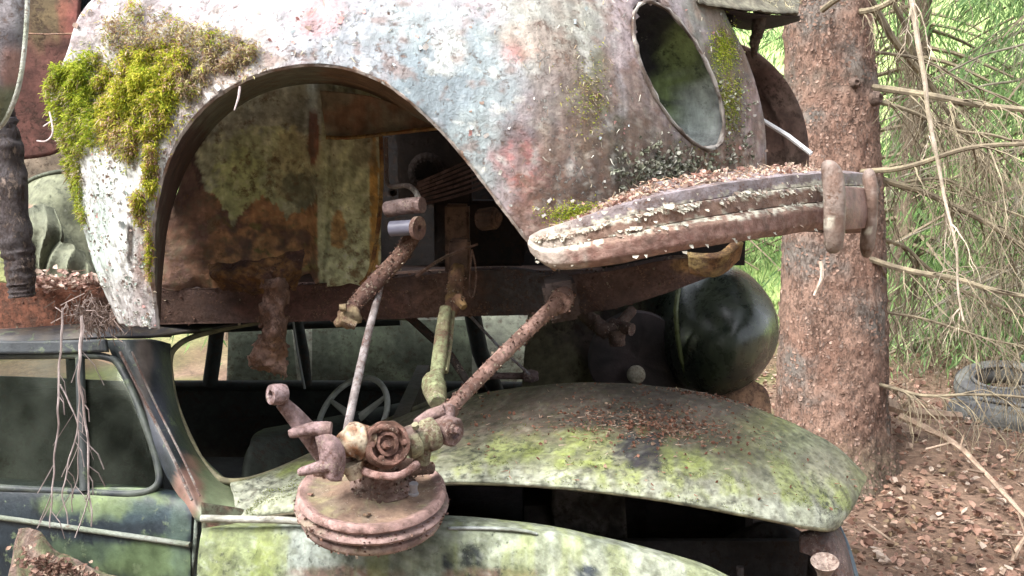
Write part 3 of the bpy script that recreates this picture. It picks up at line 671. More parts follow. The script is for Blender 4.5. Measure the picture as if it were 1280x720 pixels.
for t in range(900):
    u=rnd.uniform(.06,.62); i=round(u*220); tb,bb=tops[i],bots[i]; line=rnd.choice((.23,.23,.53)) if rnd.random()<.85 else rnd.random()
    f_=line+rnd.gauss(0,.03)+.1*nz(tb,22,line*9); 
    if nz(tb,14,line*7)<-.2: continue
    a_=tops[max(i-2,0)]; c_=tops[min(i+2,220)]; tn=(c_-a_); tn.z=0; tn.normalize(); nr=V((tn.y,-tn.x,0))
    p=tb.lerp(bb,min(1,max(0,f_)))+nr*.009
    sz=rnd.uniform(.002,.0055)*(1.8 if rnd.random()<.08 else 1)*(.6 if pix(tb)[0]<770 else 1); dx_=tn*sz*rnd.uniform(.7,1.6); dn=(V((0,0,-1))+nr*rnd.uniform(.1,.9)).normalized()*sz
    cc=rc([(.48,.45,.37),(.38,.35,.29),(.52,.5,.42),(.27,.2,.16)],.2)
    m.add([p-dx_,p+dx_,p+dx_*rnd.uniform(.3,1)+dn,p-dx_*rnd.uniform(.3,1)+dn*rnd.uniform(.5,1.2),p+dn*1.5+nr*sz*.5],[(0,1,2,3),(3,2,4)],cc)
o=build('peeling_chips',m,LEAF,bumper,smooth=False); o['kind']='stuff'
m=M(); m.loft([[W(860,318,2.2),W(900,318,2.2),W(925,300,2.25)],[W(862,338,2.22),W(895,342,2.22),W(920,322,2.28)]],12,8,disp=lambda p,u,v:V((0,-.01*fbm(p,30),0)))
build('bumper_bracket',m,RUST,bumper,tint=rt((.3,.22,.1),(.22,.12,.06)),solid=.02)
def overrider(pts,rad,nm='overrider'):
    m=M(); m.tube(pts,rad,18,n=40,wob=.02)
    return build(nm,m,CHROME,bumper,tint=lambda p:mixc(mixc((.27,.21,.18),(.17,.11,.085),sst(-.15,.15,fbm(p,24,5,4))),(.6,.57,.48),.8*sst(.22,.3,fbm(p,34,17))))
overrider([W(1031,206,2.2),W(1036,210,2.185),W(1041,222,2.175),W(1043,250,2.165),W(1043,285,2.17),W(1042,306,2.18),W(1042,314,2.185)],[.009,.018,.0225,.0225,.022,.019,.012])
overrider([W(1084,213,2.4),W(1086,219,2.395),W(1088,240,2.39),W(1087,275,2.4),W(1084,305,2.42),W(1083,318,2.44)],[.008,.015,.017,.017,.017,.011])
m=M(); m.loft([[W(1042,232,2.24),W(1062,234,2.3),(W(1084,236,2.42))],[W(1044,262,2.22),W(1062,264,2.28),W(1084,266,2.4)],[W(1042,286,2.25),W(1062,286,2.31),W(1084,284,2.43)]],16,16)
build('bumper_insert',m,CHROME,bumper,tint=rt((.26,.16,.13),(.2,.12,.1)),solid=.01)
# trim strip, its sun glint put into the white colour
m=M(); m.tube([W(953,150,2.8),W(985,170,2.75),W(1014,192,2.7)],[.006,.007,.006],6); 
build('trim_strip',m,WHITE,car,base=(.8,.8,.8))
# left body section (the rail box and old sill left of the leg)
# ------------------------------------------------------------------ moss, litter on the upper car
def blade(m,p,d,s,w,col,bend):
    b=d.orthogonal().normalized(); b.rotate(Matrix.Rotation(rnd.random()*6.28,3,d))
    q=p+d*s*.55+bend*s*.12; e=p+d*s*.9+bend*s*.45
    c2=tuple(x for x in col)
    m.add([p-b*w,p+b*w,q-b*w*.8,q+b*w*.8,e],[(0,1,3,2),(2,3,4)],c2)
MG=[(.3,.38,.03),(.42,.48,.05),(.2,.3,.03),(.52,.52,.1),(.38,.43,.05)]; MB=[(.45,.4,.16),(.36,.25,.14),(.52,.48,.24),(.3,.2,.13),(.6,.52,.4),(.42,.3,.26)]
def mossmask(x,y,p):
    """spots: x,y,rx,ry, share of brown"""
    best=0;br=0
    for (cx,cy,rx,ry,b) in MS:
        r=math.hypot((x-cx)/rx,(y-cy)/ry)+.55*fbm(p,14,40,3)
        k=(1-sst(.8,1.1,r)); k=max(k,.07*(1-sst(1.0,1.6,r)))
        if k>best: best=k;br=b
    return best,br
MS=[(105,125,50,58,.1),(90,165,26,35,.15),(92,235,12,42,.3),(95,270,12,18,.2),(185,105,48,60,.25),(150,150,40,40,.35),(195,125,24,50,.25),(190,195,8,50,.2),(205,80,40,32,.2),(285,45,42,45,.9),(235,95,24,34,.8),(175,262,8,20,.5),(188,315,2.5,40,.5),(158,190,16,18,.6),(240,25,110,40,.85),(180,40,50,30,.9)]
base=M(); bl=M()
n=0
for t in range(150000):
    if n>34000: break
    u=rnd.random()*.5; v=rnd.random()
    k=round(u*NU); q=E3[k].lerp(O3[k],v)
    if q.y<-30: continue
    p=fpt(k/NU,v); p+=V((rnd.uniform(-.004,.004),0,rnd.uniform(-.004,.004)))
    mk,br=mossmask(q.x,q.y,p)
    if rnd.random()>mk*.9: continue
    cl=max(0,.5+.9*nz(p,38,3)); br=min(1,max(0,br+.9*fbm(p,16,60,3)))
    if br>.55 and rnd.random()<.72-cl*.5: continue
    if cl<.16 and rnd.random()<.6: continue
    thick=(.003+.030*mk*cl*(1 if q.x<240 else .7))
    o=V((-.25 if q.x<120 else 0,-1,.45)).normalized()
    p=p+o*rnd.uniform(.0,1)*thick
    d=(o+V((rnd.gauss(0,.6),rnd.gauss(0,.5),rnd.gauss(0,.6)))).normalized()
    col=rc(MB if rnd.random()<br else MG,.25)
    if q.x>122 and br<.6: col=(col[0]*1.25,col[1]*1.1,col[2]*1.2)
    if cl<.35: col=tuple(x*.8 for x in col)
    blade(bl,p,d,rnd.uniform(.006,.017),rnd.uniform(.0007,.0015),col,V((0,0,-1)))
    n+=1
for t in range(3500):
    x=rnd.uniform(124,235); y=rnd.uniform(-25,78); 
    p=W(x,y,2.41-.16*max(0,(x-124)/221)-.001*max(0,y)-.01*rnd.random()); 
    if fbm(p,20,3,2)<-.05: continue
    d=(V((0,-1,.3))+V((rnd.gauss(0,.8),rnd.gauss(0,.4),rnd.gauss(0,.8)))).normalized()
    blade(bl,p,d,rnd.uniform(.008,.018),.0013,rc(MB if rnd.random()<.8 else MG,.25),V((0,0,-1)))
tag(build('moss',bl,MOSS,smooth=False),'yellow green moss cushions growing over the left top of the pale fender','moss',kind='stuff')
# small moss tufts right side
bl=M()
MS=[(722,268,32,11,0),(735,120,22,44,.6),(905,60,14,26,.1),(912,125,14,30,.3),(880,160,16,20,.2),(890,130,12,20,.4)]
for t in range(60000):
    i=rnd.randrange(len(MS)); s=MS[i]
    x=s[0]+rnd.gauss(0,.6)*s[2]; y=s[1]+rnd.gauss(0,.6)*s[3]
    if i==1 and rnd.random()<.72: continue
    if hell(x,y)<1.04 and i!=0: continue
    if x>955: continue
    if t>9000: break
    p=W(x,y,(1.965 if i==0 else fdepth(x,y,.95,0)-.003))
    o=V((.5,-.8,.3)).normalized() if i else V((0,-.5,.8)).normalized()
    d=(o+V((rnd.gauss(0,.6),rnd.gauss(0,.5),rnd.gauss(0,.6)))).normalized()
    blade(bl,p,d,rnd.uniform(.004,.009),.001,rc(MB if rnd.random()<s[4] else MG,.25),V((0,0,-1)))
tag(build('moss_tufts',bl,MOSS,smooth=False),'small green moss tufts around the headlight hole and bumper end','moss',kind='stuff')
# leaves and needles on top of bumper / hood edge
m=M()
for t in range(2100):
    u=rnd.uniform(.12,.66); i=round(u*220); p=tops[i].copy(); 
    a=tops[max(i-2,0)]; c=tops[min(i+2,220)]; tan=(c-a); tan.z=0; tan.normalize(); nrm=V((-tan.y,tan.x,0))
    k=rnd.random(); p+=nrm*(.012+.09*k)+V((0,0,.001+.018*k*rnd.random()))
    if rnd.random()<.38: leaf(m,p,rnd.uniform(.006,.015),V((rnd.gauss(0,.6),rnd.gauss(-.3,.5),1)).normalized(),rc([(.36,.22,.18),(.45,.32,.27),(.25,.14,.11),(.4,.32,.25),(.5,.42,.35)]),.6)
    else: needle(m,p,V((rnd.gauss(0,1),rnd.gauss(0,.6),rnd.gauss(0,.35))).normalized(),rnd.uniform(.01,.025),.0011,rc([(.4,.27,.18),(.55,.42,.3),(.28,.16,.1)]))
for t in range(260):
    x=rnd.uniform(880,1000); p=W(x,rnd.uniform(-14,12),2.62+(x-880)/1000)
    needle(m,p+V((0,-.02,.005)),V((rnd.gauss(0,.7),rnd.gauss(0,.6),rnd.gauss(-.3,.6))).normalized(),rnd.uniform(.012,.03),.0012,rc([(.4,.37,.25),(.5,.45,.3)]))
tag(build('bumper_litter',m,LEAF,smooth=False),'reddish dry leaves and needles lying along the top of the rusty bumper','leaf litter',kind='stuff')
# needles stuck on the fender skin
m=M()
for t in range(420):
    u=rnd.uniform(.35,1); v=rnd.random()**.8; k=round(u*NU); q=E3[k].lerp(O3[k],v)
    if hell(q.x,q.y)<1.05 or q.y<-10: continue
    if rnd.random()<.6 and q.x<700: continue
    p=fpt(k/NU,v)+V((.004,-.006,0))
    d=V((rnd.gauss(0,.5),rnd.gauss(0,.15),-1)).normalized()
    blade(m,p,d,rnd.uniform(.008,.022),.0011,rc([(.55,.5,.38),(.4,.3,.2),(.6,.58,.5)]),V((rnd.uniform(-1,1),0,0)))
tag(build('stuck_needles',m,LEAF,smooth=False),'pale dry needles stuck to the flaking paint of the fender','needles',kind='stuff')

# ================================================================== LOWER CAR
sed=thing('sedan','dark mossy old sedan with arched hood lying crushed under the rusty wreck','car',(0,2.9,0.0))
f=[(296,650,2.07),(330,644,2.1),(430,630,2.07),(540,604,2.05),(640,603,2.03),(750,612,2.02),(850,626,2.02),(950,645,2.06),(1030,660,2.16),(1052,652,2.3)]
a=[(294,636,2.11),(330,628,2.12),(430,606,2.11),(540,583,2.10),(640,578,2.09),(750,582,2.08),(850,592,2.08),(950,612,2.12),(1040,636,2.22),(1066,634,2.36)]
b=[(292,620,2.15),(330,612,2.18),(430,585,2.25),(540,548,2.32),(640,533,2.28),(750,530,2.27),(850,541,2.27),(950,560,2.3),(1040,590,2.38),(1076,612,2.43)]
c=[(290,603,2.225),(330,594,2.27),(430,552,2.52),(540,508,2.72),(640,488,2.6),(740,480,2.58),(850,488,2.58),(950,512,2.6),(1040,556,2.6),(1078,594,2.55)]
rows=[[W(*q) for q in r] for r in (f,a,b,c)]
rows.insert(0,[p+V((0,.03,-.004)) for p in rows[0]])
L9=len(rows[-1]); rows.append([p+V((-.07*(k/(L9-1))**4,.22,-.085)) for k,p in enumerate(rows[-1])]); rows.append([p+V((-.02-.12*(k/(L9-1))**4,.26,-.2)) for k,p in enumerate(rows[-1])])
m=M(); m.loft(rows,230,110,disp=lambda p,u,v:V((0,-.0,.004*fbm(p,14,3)+.0015*fbm(p,60,9))))
ht0=patcher((.25,.25,.13),[
 (720,505,280,48,(.14,.11,.085),.95),(560,540,110,40,(.17,.16,.12),.85),(640,575,60,26,(.3,.32,.22),.7),(700,575,50,36,(.36,.44,.08),.85),(590,575,24,26,(.34,.4,.09),.7),(880,562,90,36,(.35,.42,.09),.85),(950,540,60,30,(.32,.37,.12),.7),(1000,570,60,40,(.32,.34,.22),.7),
 (860,604,150,18,(.5,.5,.38),.8),(620,594,140,16,(.5,.5,.38),.8),(960,640,90,20,(.5,.52,.47),.8),(1030,590,36,34,(.35,.32,.24),.6),
 (640,600,300,8,(.34,.36,.2),.6),(805,520,90,24,(.17,.11,.08),.8),
 (330,615,80,50,(.18,.23,.08),.8),(430,590,60,40,(.15,.17,.08),.8)],21,warp=.3)
def htint(p):
    c=ht0(p); x,y=pix(p)
    yt=478+max(0,(x-760))**1.7*.0062 if x>760 else 478+max(0,640-x)*.28
    yb=603+max(0,x-640)*.11; f_=(y-yt)/max(10,(yb-yt))
    st=fbm(V((p.x*2.2,p.y*.5,p.z)),9,5,4); n=fbm(p,30,8,4); n3=fbm(p,9,19,3)
    g=sst(.28,.6,f_+.35*st)
    c=mixc(c,mixc((.29,.3,.21),(.31,.36,.12),sst(-.12,.16,st+.4*n3)),.75*g)
    c=mixc(c,(.5,.52,.42),.75*sst(.8,.95,f_+.3*n))
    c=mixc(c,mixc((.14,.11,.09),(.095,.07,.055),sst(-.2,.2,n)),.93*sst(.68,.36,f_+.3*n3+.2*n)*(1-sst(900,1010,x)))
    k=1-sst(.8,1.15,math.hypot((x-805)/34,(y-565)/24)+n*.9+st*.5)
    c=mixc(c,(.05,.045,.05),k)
    n6=fbm(p,70,41,4); c=mixc(c,(.12,.12,.07),.55*sst(.05,.2,n6)); c=mixc(c,(.4,.42,.33),.2*sst(.12,.25,-n6))
    c=mixc(c,(.13,.12,.09),.5*sst(.12,.26,n)); return tuple(x_*.72 for x_ in c)
hoodL=build('hood',m,MOSSY,sed,tint=htint,solid=.004)
m=M(); m.tube([W(*q)+V((0,.004,-.004)) for q in f],.006,8,n=90,wob=.25)
build('hood_edge',m,MOSSY,hoodL,tint=rt((.25,.24,.15),(.14,.12,.08),3))
# litter on hood
hr=[cr(r,100) for r in rows[1:5]]
m=M()
for t in range(7000):
    if t<3000: x=rnd.gauss(805,65); y=rnd.gauss(517,20)
    else: x=rnd.uniform(560,1070); y=rnd.uniform(480,640) if rnd.random()<.3 else rnd.gauss(510,25)
    # find surface point
    u=(x-330)/753*.9+.1
    if not 0<u<1: continue
    i=min(int(u*100),99); fr_=u*100-i
    best=None
    colm=[hr[k][i].lerp(hr[k][i+1],fr_) for k in range(4)]
    ys=[pix(q)[1] for q in colm]
    if y<ys[3]+1 or y>ys[0]-2: continue
    for k in range(3):
        if ys[k]>=y>=ys[k+1]:
            tt=(ys[k]-y)/(ys[k]-ys[k+1]+1e-6); best=colm[k].lerp(colm[k+1],tt)
    if best is None: continue
    dens=math.exp(-((x-800)/110)**2-((y-520)/35)**2)+.25
    if rnd.random()>dens: continue
    best=best+V((0,-.004,.006))
    if rnd.random()<.5: leaf(m,best,rnd.uniform(.003,.010),V((rnd.gauss(0,.7),rnd.gauss(-.2,.6),1)).normalized(),rc([(.2,.095,.065),(.26,.135,.095),(.15,.08,.055),(.34,.24,.18)]),.8)
    else: needle(m,best,V((rnd.gauss(0,1),rnd.gauss(0,.8),rnd.gauss(0,.12))).normalized(),rnd.uniform(.01,.022),.001,rc([(.3,.15,.1),(.5,.38,.3),(.25,.13,.09)]))
tag(build('hood_litter',m,LEAF,smooth=False),'red brown leaf crumbs and needles scattered on the mossy arched hood','leaf litter',kind='stuff')
bl=M()
for t in range(14000):
    u=rnd.uniform(.02,.98); i=min(int(u*100),99); fr_=u*100-i; v=rnd.random()
    colm=[hr[k][i].lerp(hr[k][i+1],fr_) for k in range(4)]
    k=min(int(v*3),2); p=colm[k].lerp(colm[k+1],v*3-k)
    g=fbm(V((p.x*2.2,p.y*.5,p.z)),9,5,4)+.4*fbm(p,9,19,3)+.5*fbm(p,45,9,2)
    if g<.08+.25*max(0,v-.45): continue
    d=V((rnd.gauss(0,.6),rnd.gauss(-.5,.5),1)).normalized()
    blade(bl,p+V((0,-.001,.003)),d,rnd.uniform(.002,.006),.0009,rc([(.2,.25,.05),(.27,.31,.08),(.15,.18,.05),(.3,.3,.14)],.25),V((0,-1,0)))
tag(build('hood_moss',bl,MOSS,smooth=False),'thin green moss and algae fuzz on the front slope of the arched hood','moss',kind='stuff')
# lower front fender panel
t_=[(252,664,2.03),(330,662,2.0),(400,660,1.98),(470,657,1.96),(560,655,1.95),(640,662,1.94),(700,670,1.93),(780,688,1.92),(850,706,1.92),(905,726,1.94),(980,770,2.0),(1040,850,2.15)]
T=[W(*q) for q in t_]
def dn(k,dy): return [p+V((0,dy,0))-V((0,0,k)) for p in T]
m=M(); m.loft([[p+V((0,.06,-.006)) for p in T],[p+V((0,.012,0)) for p in T],[p+V((0,0,-.004)) for p in T],dn(.05,-.03),dn(.14,-.05),dn(.3,-.05),dn(.5,0)],200,90,disp=lambda p,u,v:V((0,-.005*fbm(p,9,3),0)))
fl_=patcher((.24,.27,.21),[(280,690,60,60,(.25,.3,.12),.7),(335,705,22,50,(.3,.37,.1),.7),(400,690,50,40,(.38,.43,.4),.7),(520,700,90,50,(.26,.3,.24),.6),(640,690,120,40,(.35,.39,.27),.8),(800,715,110,40,(.44,.47,.36),.8),(590,697,12,16,(.04,.05,.05),1),(560,700,7,12,(.04,.05,.05),1),(735,716,14,10,(.05,.06,.07),1),(430,718,60,10,(.2,.12,.09),.9),(620,718,60,8,(.2,.12,.09),.9)],31,warp=.35)
def fl(p):
    c=fl_(p); n6=fbm(p,60,41,4); st=fbm(V((p.x*2.4,p.y,p.z*.35)),11,7,3)
    c=mixc(c,(.12,.13,.08),.5*sst(.04,.2,n6)); c=mixc(c,(.45,.48,.42),.4*sst(.1,.25,-n6)); c=mixc(c,(.27,.31,.12),.5*sst(.05,.2,st))
    return tuple(x_*.72 for x_ in c)
fen2=build('front_fender',m,MOSSY,sed,tint=fl,solid=.004)
m=M(); m.loft([[W(560,650,2.0),W(610,650,2.0),W(648,656,2.0),W(665,664,1.98)],[W(560,661,1.94),W(610,661,1.935),W(655,664,1.93),W(672,668,1.93)]],20,6)
build('fender_ledge',m,MOSSY,fen2,tint=rt((.32,.34,.34),(.22,.24,.2)),solid=.005)
m=M(); m.tube([W(252,648,2.02),W(300,649,2.0),W(350,650,1.985),W(392,653,1.975)],.0075,10,n=20)
build('trim_strip',m,CHROME,fen2,tint=rt((.36,.36,.32),(.2,.2,.15)))
# inner strip between hood and fender at left
m=M(); m.loft([[W(252,628,2.06),W(300,636,2.1),W(330,644,2.13),W(430,634,2.12),W(540,612,2.1)],[W(252,664,2.04),W(300,662,2.06),W(330,662,2.1),W(430,662,2.2),W(540,665,2.3)]],30,8)
build('inner_wing',m,DARK,sed,tint=rt((.08,.09,.06),(.13,.07,.05)),solid=.004)
# engine bay, with near-black floor and walls added to block light
m=M(); m.box(W(690,660,2.75),(.16,.5,.3)); m.box(W(770,660,2.7),(.16,.02,.34)); m.box((.12,2.85,.62),(1.2,1.2,.02)); m.box((.25,3.3,.68),(1.1,.02,.3)); m.box((-.3,2.9,.72),(.04,1.0,.5)); m.box((.6,2.9,.7),(.02,.8,.3)); m.box((.25,2.42,.46),(.95,.02,.54))
build('engine_bay_dark_shell',m,DARK,sed,tint=rt((.045,.04,.04),(.075,.055,.05)),smooth=False)
m=M(); m.loft([[W(690,600,2.5),W(780,603,2.5)],[W(690,640,2.48),W(783,655,2.48)],[W(700,690,2.55),W(786,710,2.5)]],20,20,disp=lambda p,u,v:V((0,-.03*fbm(p,7),0)))
build('bay_panel',m,DARK,sed,tint=rt((.13,.11,.1),(.06,.05,.045)),solid=.004)
m=M(); m.tube([W(905,690,2.5),W(960,665,2.5),W(1010,690,2.45),W(1030,740,2.4)],.03,12,n=20); m.tube([W(845,712,2.2),W(846,740,2.2)],.008,8); m.tube([W(925,708,2.2),W(926,740,2.2)],.008,8); m.tube([W(640,710,2.5),W(800,715,2.45),W(900,740,2.4)],.04,12)
build('hose',m,DARK,sed,tint=rt((.07,.06,.06),(.04,.035,.035)))
m=M()
m.loft([[W(1015,664,2.3),W(1045,655,2.34),W(1062,690,2.3),W(1078,760,2.25)],[W(1000,668,2.22),W(1035,668,2.22),W(1048,700,2.2),W(1066,770,2.15)],[W(1000,690,2.2),W(1020,700,2.2),W(1030,730,2.2),W(1045,780,2.15)]],24,16)
npan=build('nose_panel',m,PIPE,sed,tint=rt((.16,.11,.1),(.1,.075,.07)),solid=.004)
m=M(); m.tube([W(1045,652,2.34),W(1058,680,2.3),W(1070,720,2.26),W(1078,760,2.24)],.006,8,n=16)
build('nose_rim',m,DARKP,npan,base=(.05,.07,.09))
m=M(); m.lathe([(.012,-.05),(.016,-.03),(.026,-.006),(.03,0),(.027,.001),(.02,-.004),(0,-.006)],W(1031,702,2.12),V((-.1,-.35,1)),24)
build('filler_neck',m,PIPE,npan,tint=rt((.36,.28,.24),(.26,.2,.17)))
# door
def dY(px): return 2.28-.18*px/240
m=M()
DT=[(-160,590),(0,606),(100,611),(200,620),(243,630)]
TT=[W(a,b,dY(a)) for a,b in DT]
m.loft([[p+V((0,.03,.004)) for p in TT],[p+V((0,.0,-.0)) for p in TT],[p+V((0,-.02,-.03)) for p in TT],[p+V((0,-.035,-.1)) for p in TT],[p+V((0,-.04,-.2)) for p in TT],[p+V((0,-.02,-.4)) for p in TT],[p+V((0,.03,-.6)) for p in TT]],100,60)
dt=patcher((.010,.016,.022),[(150,628,90,14,(.1,.14,.06),.9),(180,640,70,14,(.03,.05,.06),.8),(130,630,30,20,(.12,.16,.07),.7),(180,700,60,26,(.09,.13,.06),.8),(100,690,60,14,(.06,.09,.05),.7),(225,650,14,60,(.06,.09,.07),.6)],41)
door=build('door',m,DARKP,sed,tint=dt,solid=.004)
m=M(); m.tube([W(-160,626,dY(-160)-.045),W(0,647,dY(0)-.045),W(120,664,dY(120)-.045),W(238,681,dY(238)-.045)],.006,10,n=20)
build('trim_strip',m,CHROME,door,tint=rt((.25,.27,.24),(.14,.16,.12)))
m=M(); m.tube([W(246,628,2.1),W(244,680,2.07),W(238,730,2.07),W(236,790,2.08)],.005,8,n=16)
build('door_edge',m,MOSSY,door,tint=rt((.2,.23,.2),(.1,.12,.1)))
m=M(); m.tube([W(-160,600,2.36),W(0,610,2.27),W(100,615,2.2),W(170,617,2.15),W(197,606,2.15),W(197,580,2.17),W(185,540,2.20),W(168,495,2.24),W(150,458,2.28),W(135,447,2.29),W(100,444,2.31),W(0,445,2.38),W(-160,445,2.46)],.0085,8,n=80)
frame=build('window_frame',m,DARKP,door,tint=rt((.02,.025,.03),(.06,.07,.06)))
m=M(); m.tube([W(100,446,2.30),W(102,520,2.25),W(106,614,2.19)],.011,8,n=12)
build('quarter_pillar',m,DARKP,door,base=(.03,.035,.035))
m=M(); m.loft([[W(-160,445,2.47),W(0,446,2.39),W(100,446,2.31),W(150,460,2.29),W(151,461,2.289)],[W(-160,530,2.41),W(0,530,2.33),W(100,530,2.26),W(165,530,2.22),W(182,531,2.215)],[W(-160,600,2.36),W(0,612,2.27),W(100,616,2.2),W(170,618,2.17),W(196,612,2.16)]],24,16)
build('door_glass',m,GLASS,door)
# pillar + roof edge
m=M()
m.loft([[W(132,425,2.33),W(158,480,2.28),W(186,545,2.2),W(212,600,2.15),W(247,652,2.07)],[W(160,425,2.32),W(182,485,2.26),W(208,550,2.18),W(235,605,2.12),W(262,652,2.05)],[W(190,425,2.38),W(205,485,2.31),W(228,550,2.23),W(262,605,2.17),W(305,650,2.08)],[W(212,430,2.5),W(220,495,2.42),W(244,560,2.32),W(286,604,2.25),W(335,645,2.14)]],40,24)
pt=patcher((.022,.028,.03),[(200,520,20,80,(.05,.055,.07),.8),(270,620,50,40,(.14,.17,.1),.9),(235,615,16,40,(.2,.11,.09),.9),(300,620,30,30,(.17,.2,.12),.8),(180,470,10,60,(.1,.08,.07),.7)],51)
build('windscreen_pillar',m,DARKP,sed,tint=pt,solid=.006)
m=M(); m.tube([W(150,440,2.28),W(180,500,2.22),W(215,570,2.13),W(240,625,2.07)],.0035,6,n=20); m.tube([W(165,440,2.28),W(192,500,2.22),W(228,572,2.13),W(250,620,2.07)],.0025,6,n=20)
build('drip_rail',m,PIPE,sed,tint=rt((.2,.19,.18),(.12,.08,.07)))
m=M(); m.tube([W(520,398,3.2),W(420,396,2.95),W(330,402,2.72),W(255,417,2.58),W(222,432,2.5),W(212,455,2.46),W(220,505,2.38),W(243,560,2.29),W(262,588,2.24),W(288,602,2.22),W(340,591,2.3),W(430,550,2.55),W(540,502,2.9),W(600,478,3.2)],.0075,8,n=120)
build('windscreen_gasket',m,RUBBER,sed,tint=rt((.13,.12,.08),(.2,.18,.11)))
m=M(); m.loft([[W(-160,415,2.46),W(0,428,2.38),W(130,422,2.32),W(200,420,2.42),W(330,400,2.7)],[W(-160,405,2.5),W(0,412,2.44),W(130,408,2.4),W(200,406,2.52),W(330,392,2.78)],[p for p in (W(-160,400,2.7),W(0,400,2.7),W(130,396,2.7),W(200,396,2.75),W(330,388,2.9))],[W(-160,398,3.6),W(0,392,3.6),W(130,388,3.6),W(200,386,3.6),W(430,384,3.6)]],40,20)
build('roof',m,DARKP,sed,tint=rt((.03,.03,.035),(.06,.05,.04)),solid=.006)
m=M(); m.loft([[W(-160,432,2.44),W(0,442,2.36),W(135,440,2.28)],[W(-160,415,2.45),W(0,426,2.37),W(132,424,2.29)]],20,4)
build('roof_gutter',m,DARKP,sed,base=(.03,.035,.04),solid=.01)
# interior
m=M()
zf=.55
m.box((-.6,3.1,zf),(2.6,1.2,.02)); m.box((-1.95,3.05,.9),(.03,1.3,.7))  # dark cabin floor and end wall, added to block light
m.loft([[W(180,478,3.75),W(400,480,3.75),W(720,484,3.75)],[W(180,700,3.75),W(400,700,3.75),W(720,700,3.75)]],8,4)
m.loft([[W(-160,470,3.75),W(0,470,3.75),W(182,478,3.75)],[W(-160,700,3.75),W(0,700,3.75),W(182,700,3.75)]],8,4)
build('far_side_panel',m,DARK,sed,base=(.035,.038,.035),smooth=False,solid=.01)
m=M(); 
for pts,r in (([W(272,405,3.7),W(268,440,3.7),W(262,482,3.7)],.028),([W(372,400,3.6),W(380,440,3.6),W(384,482,3.6)],.018),([W(200,412,3.7),W(300,408,3.7),W(500,400,3.7)],.02),([W(200,482,3.7),W(400,482,3.7),W(700,484,3.7)],.02),([W(590,390,3.6),W(600,440,3.6),W(620,490,3.6)],.03),([W(90,410,3.7),W(92,440,3.7),W(94,482,3.7)],.03)): m.tube(pts,r,8)
build('far_pillar',m,DARK,sed,base=(.03,.033,.03))
m=M(); m.tube([W(366,400,3.4),W(372,440,3.4),W(381,486,3.4)],.004,6)
build('window_channel',m,WHITE,sed,base=(.35,.36,.36))
m=M(); m.loft([[W(390,400,3.8),W(480,400,3.8),W(590,400,3.8)],[W(390,482,3.8),W(480,482,3.8),W(590,482,3.8)]],6,4); m.loft([[W(285,412,3.8),W(330,412,3.8),W(365,412,3.8)],[W(285,480,3.8),W(330,480,3.8),W(372,480,3.8)]],6,4)
build('far_window_glass',m,GLASS,sed)
# seat, dash, steering wheel
m=M(); m.loft([[W(20,500,3.1),W(100,498,3.1),W(190,505,3.1)],[W(10,530,3.02),W(100,530,3.0),W(195,535,3.0)],[W(5,640,2.95),W(100,640,2.95),W(200,640,2.95)]],16,16)
build('seat',m,DARK,sed,tint=rt((.06,.065,.05),(.04,.04,.035)),solid=.08)
m=M(); m.loft([[W(300,640,2.5),W(420,585,2.75),W(560,520,3.2)],[W(310,560,2.62),W(420,535,2.9),W(560,500,3.3)],[W(330,540,2.9),W(440,520,3.1),W(570,492,3.4)]],20,12)
build('dashboard',m,DARK,sed,base=(.035,.04,.035),solid=.02)
sw=W(440,522,2.85); sa=V((-.45,-.55,.5)).normalized(); u_=sa.orthogonal().normalized(); w_=sa.cross(u_)
m=M(); 
u_=V((1,0,.0)); u_=(u_-sa*u_.dot(sa)).normalized(); w_=sa.cross(u_)
m.tube([sw+(u_*math.cos(t)+w_*math.sin(t))*.125 for t in [2*math.pi*k/48 for k in range(49)]],.0085,8,cap=False)
wheel=build('steering_wheel',m,RUBBER,sed,base=(.42,.43,.4))
for an in (.3,2.4,4.5):
    m=M(); m.tube([sw-sa*.02,sw+(u_*math.cos(an)+w_*math.sin(an))*.125],[.014,.006],6); build('spoke',m,RUBBER,wheel,base=(.35,.35,.32))
m=M(); m.tube([sw-sa*.0,sw-sa*.4],[.02,.015],10); build('steering_column',m,DARK,sed,base=(.04,.04,.04))
# torn metal with leaves at bottom left, leaning on the door
m=M(); m.loft([[W(22,662,2.12),W(45,662,2.1),W(75,690,2.08),W(120,712,2.06),W(170,730,2.05)],[W(12,720,2.1),W(45,700,2.04),W(75,716,2.02),W(115,732,2.0),W(160,745,2.0)],[W(0,780,2.1),W(45,760,2.04),W(75,760,2.02),W(115,770,2.0),W(160,780,2.0)]],40,30,disp=lambda p,u,v:V((0,-.02*fbm(p,18,4),.008*fbm(p,22))))
rsh=build('rusty_sheet',m,RUST,tint=rt((.17,.12,.1),(.12,.13,.07),3),solid=.004); tag(rsh,'torn rusty sheet of metal leaning against the bottom of the dark door','metal sheet')
m=M()
for t in range(500):
    x=rnd.gauss(95,30); y=706+(x-75)*.35+rnd.gauss(0,9)+4
    leaf(m,W(x,y,2.035)+V((0,-.02,0)),rnd.uniform(.006,.016),V((rnd.gauss(0,.5),-.6,1)).normalized(),rc([(.32,.2,.16),(.25,.16,.12),(.38,.29,.23),(.17,.1,.08)]),.5)
tag(build('sheet_litter',m,LEAF,smooth=False),'brown leaf crumbs caught on the torn sheet by the door','leaf litter',kind='stuff')

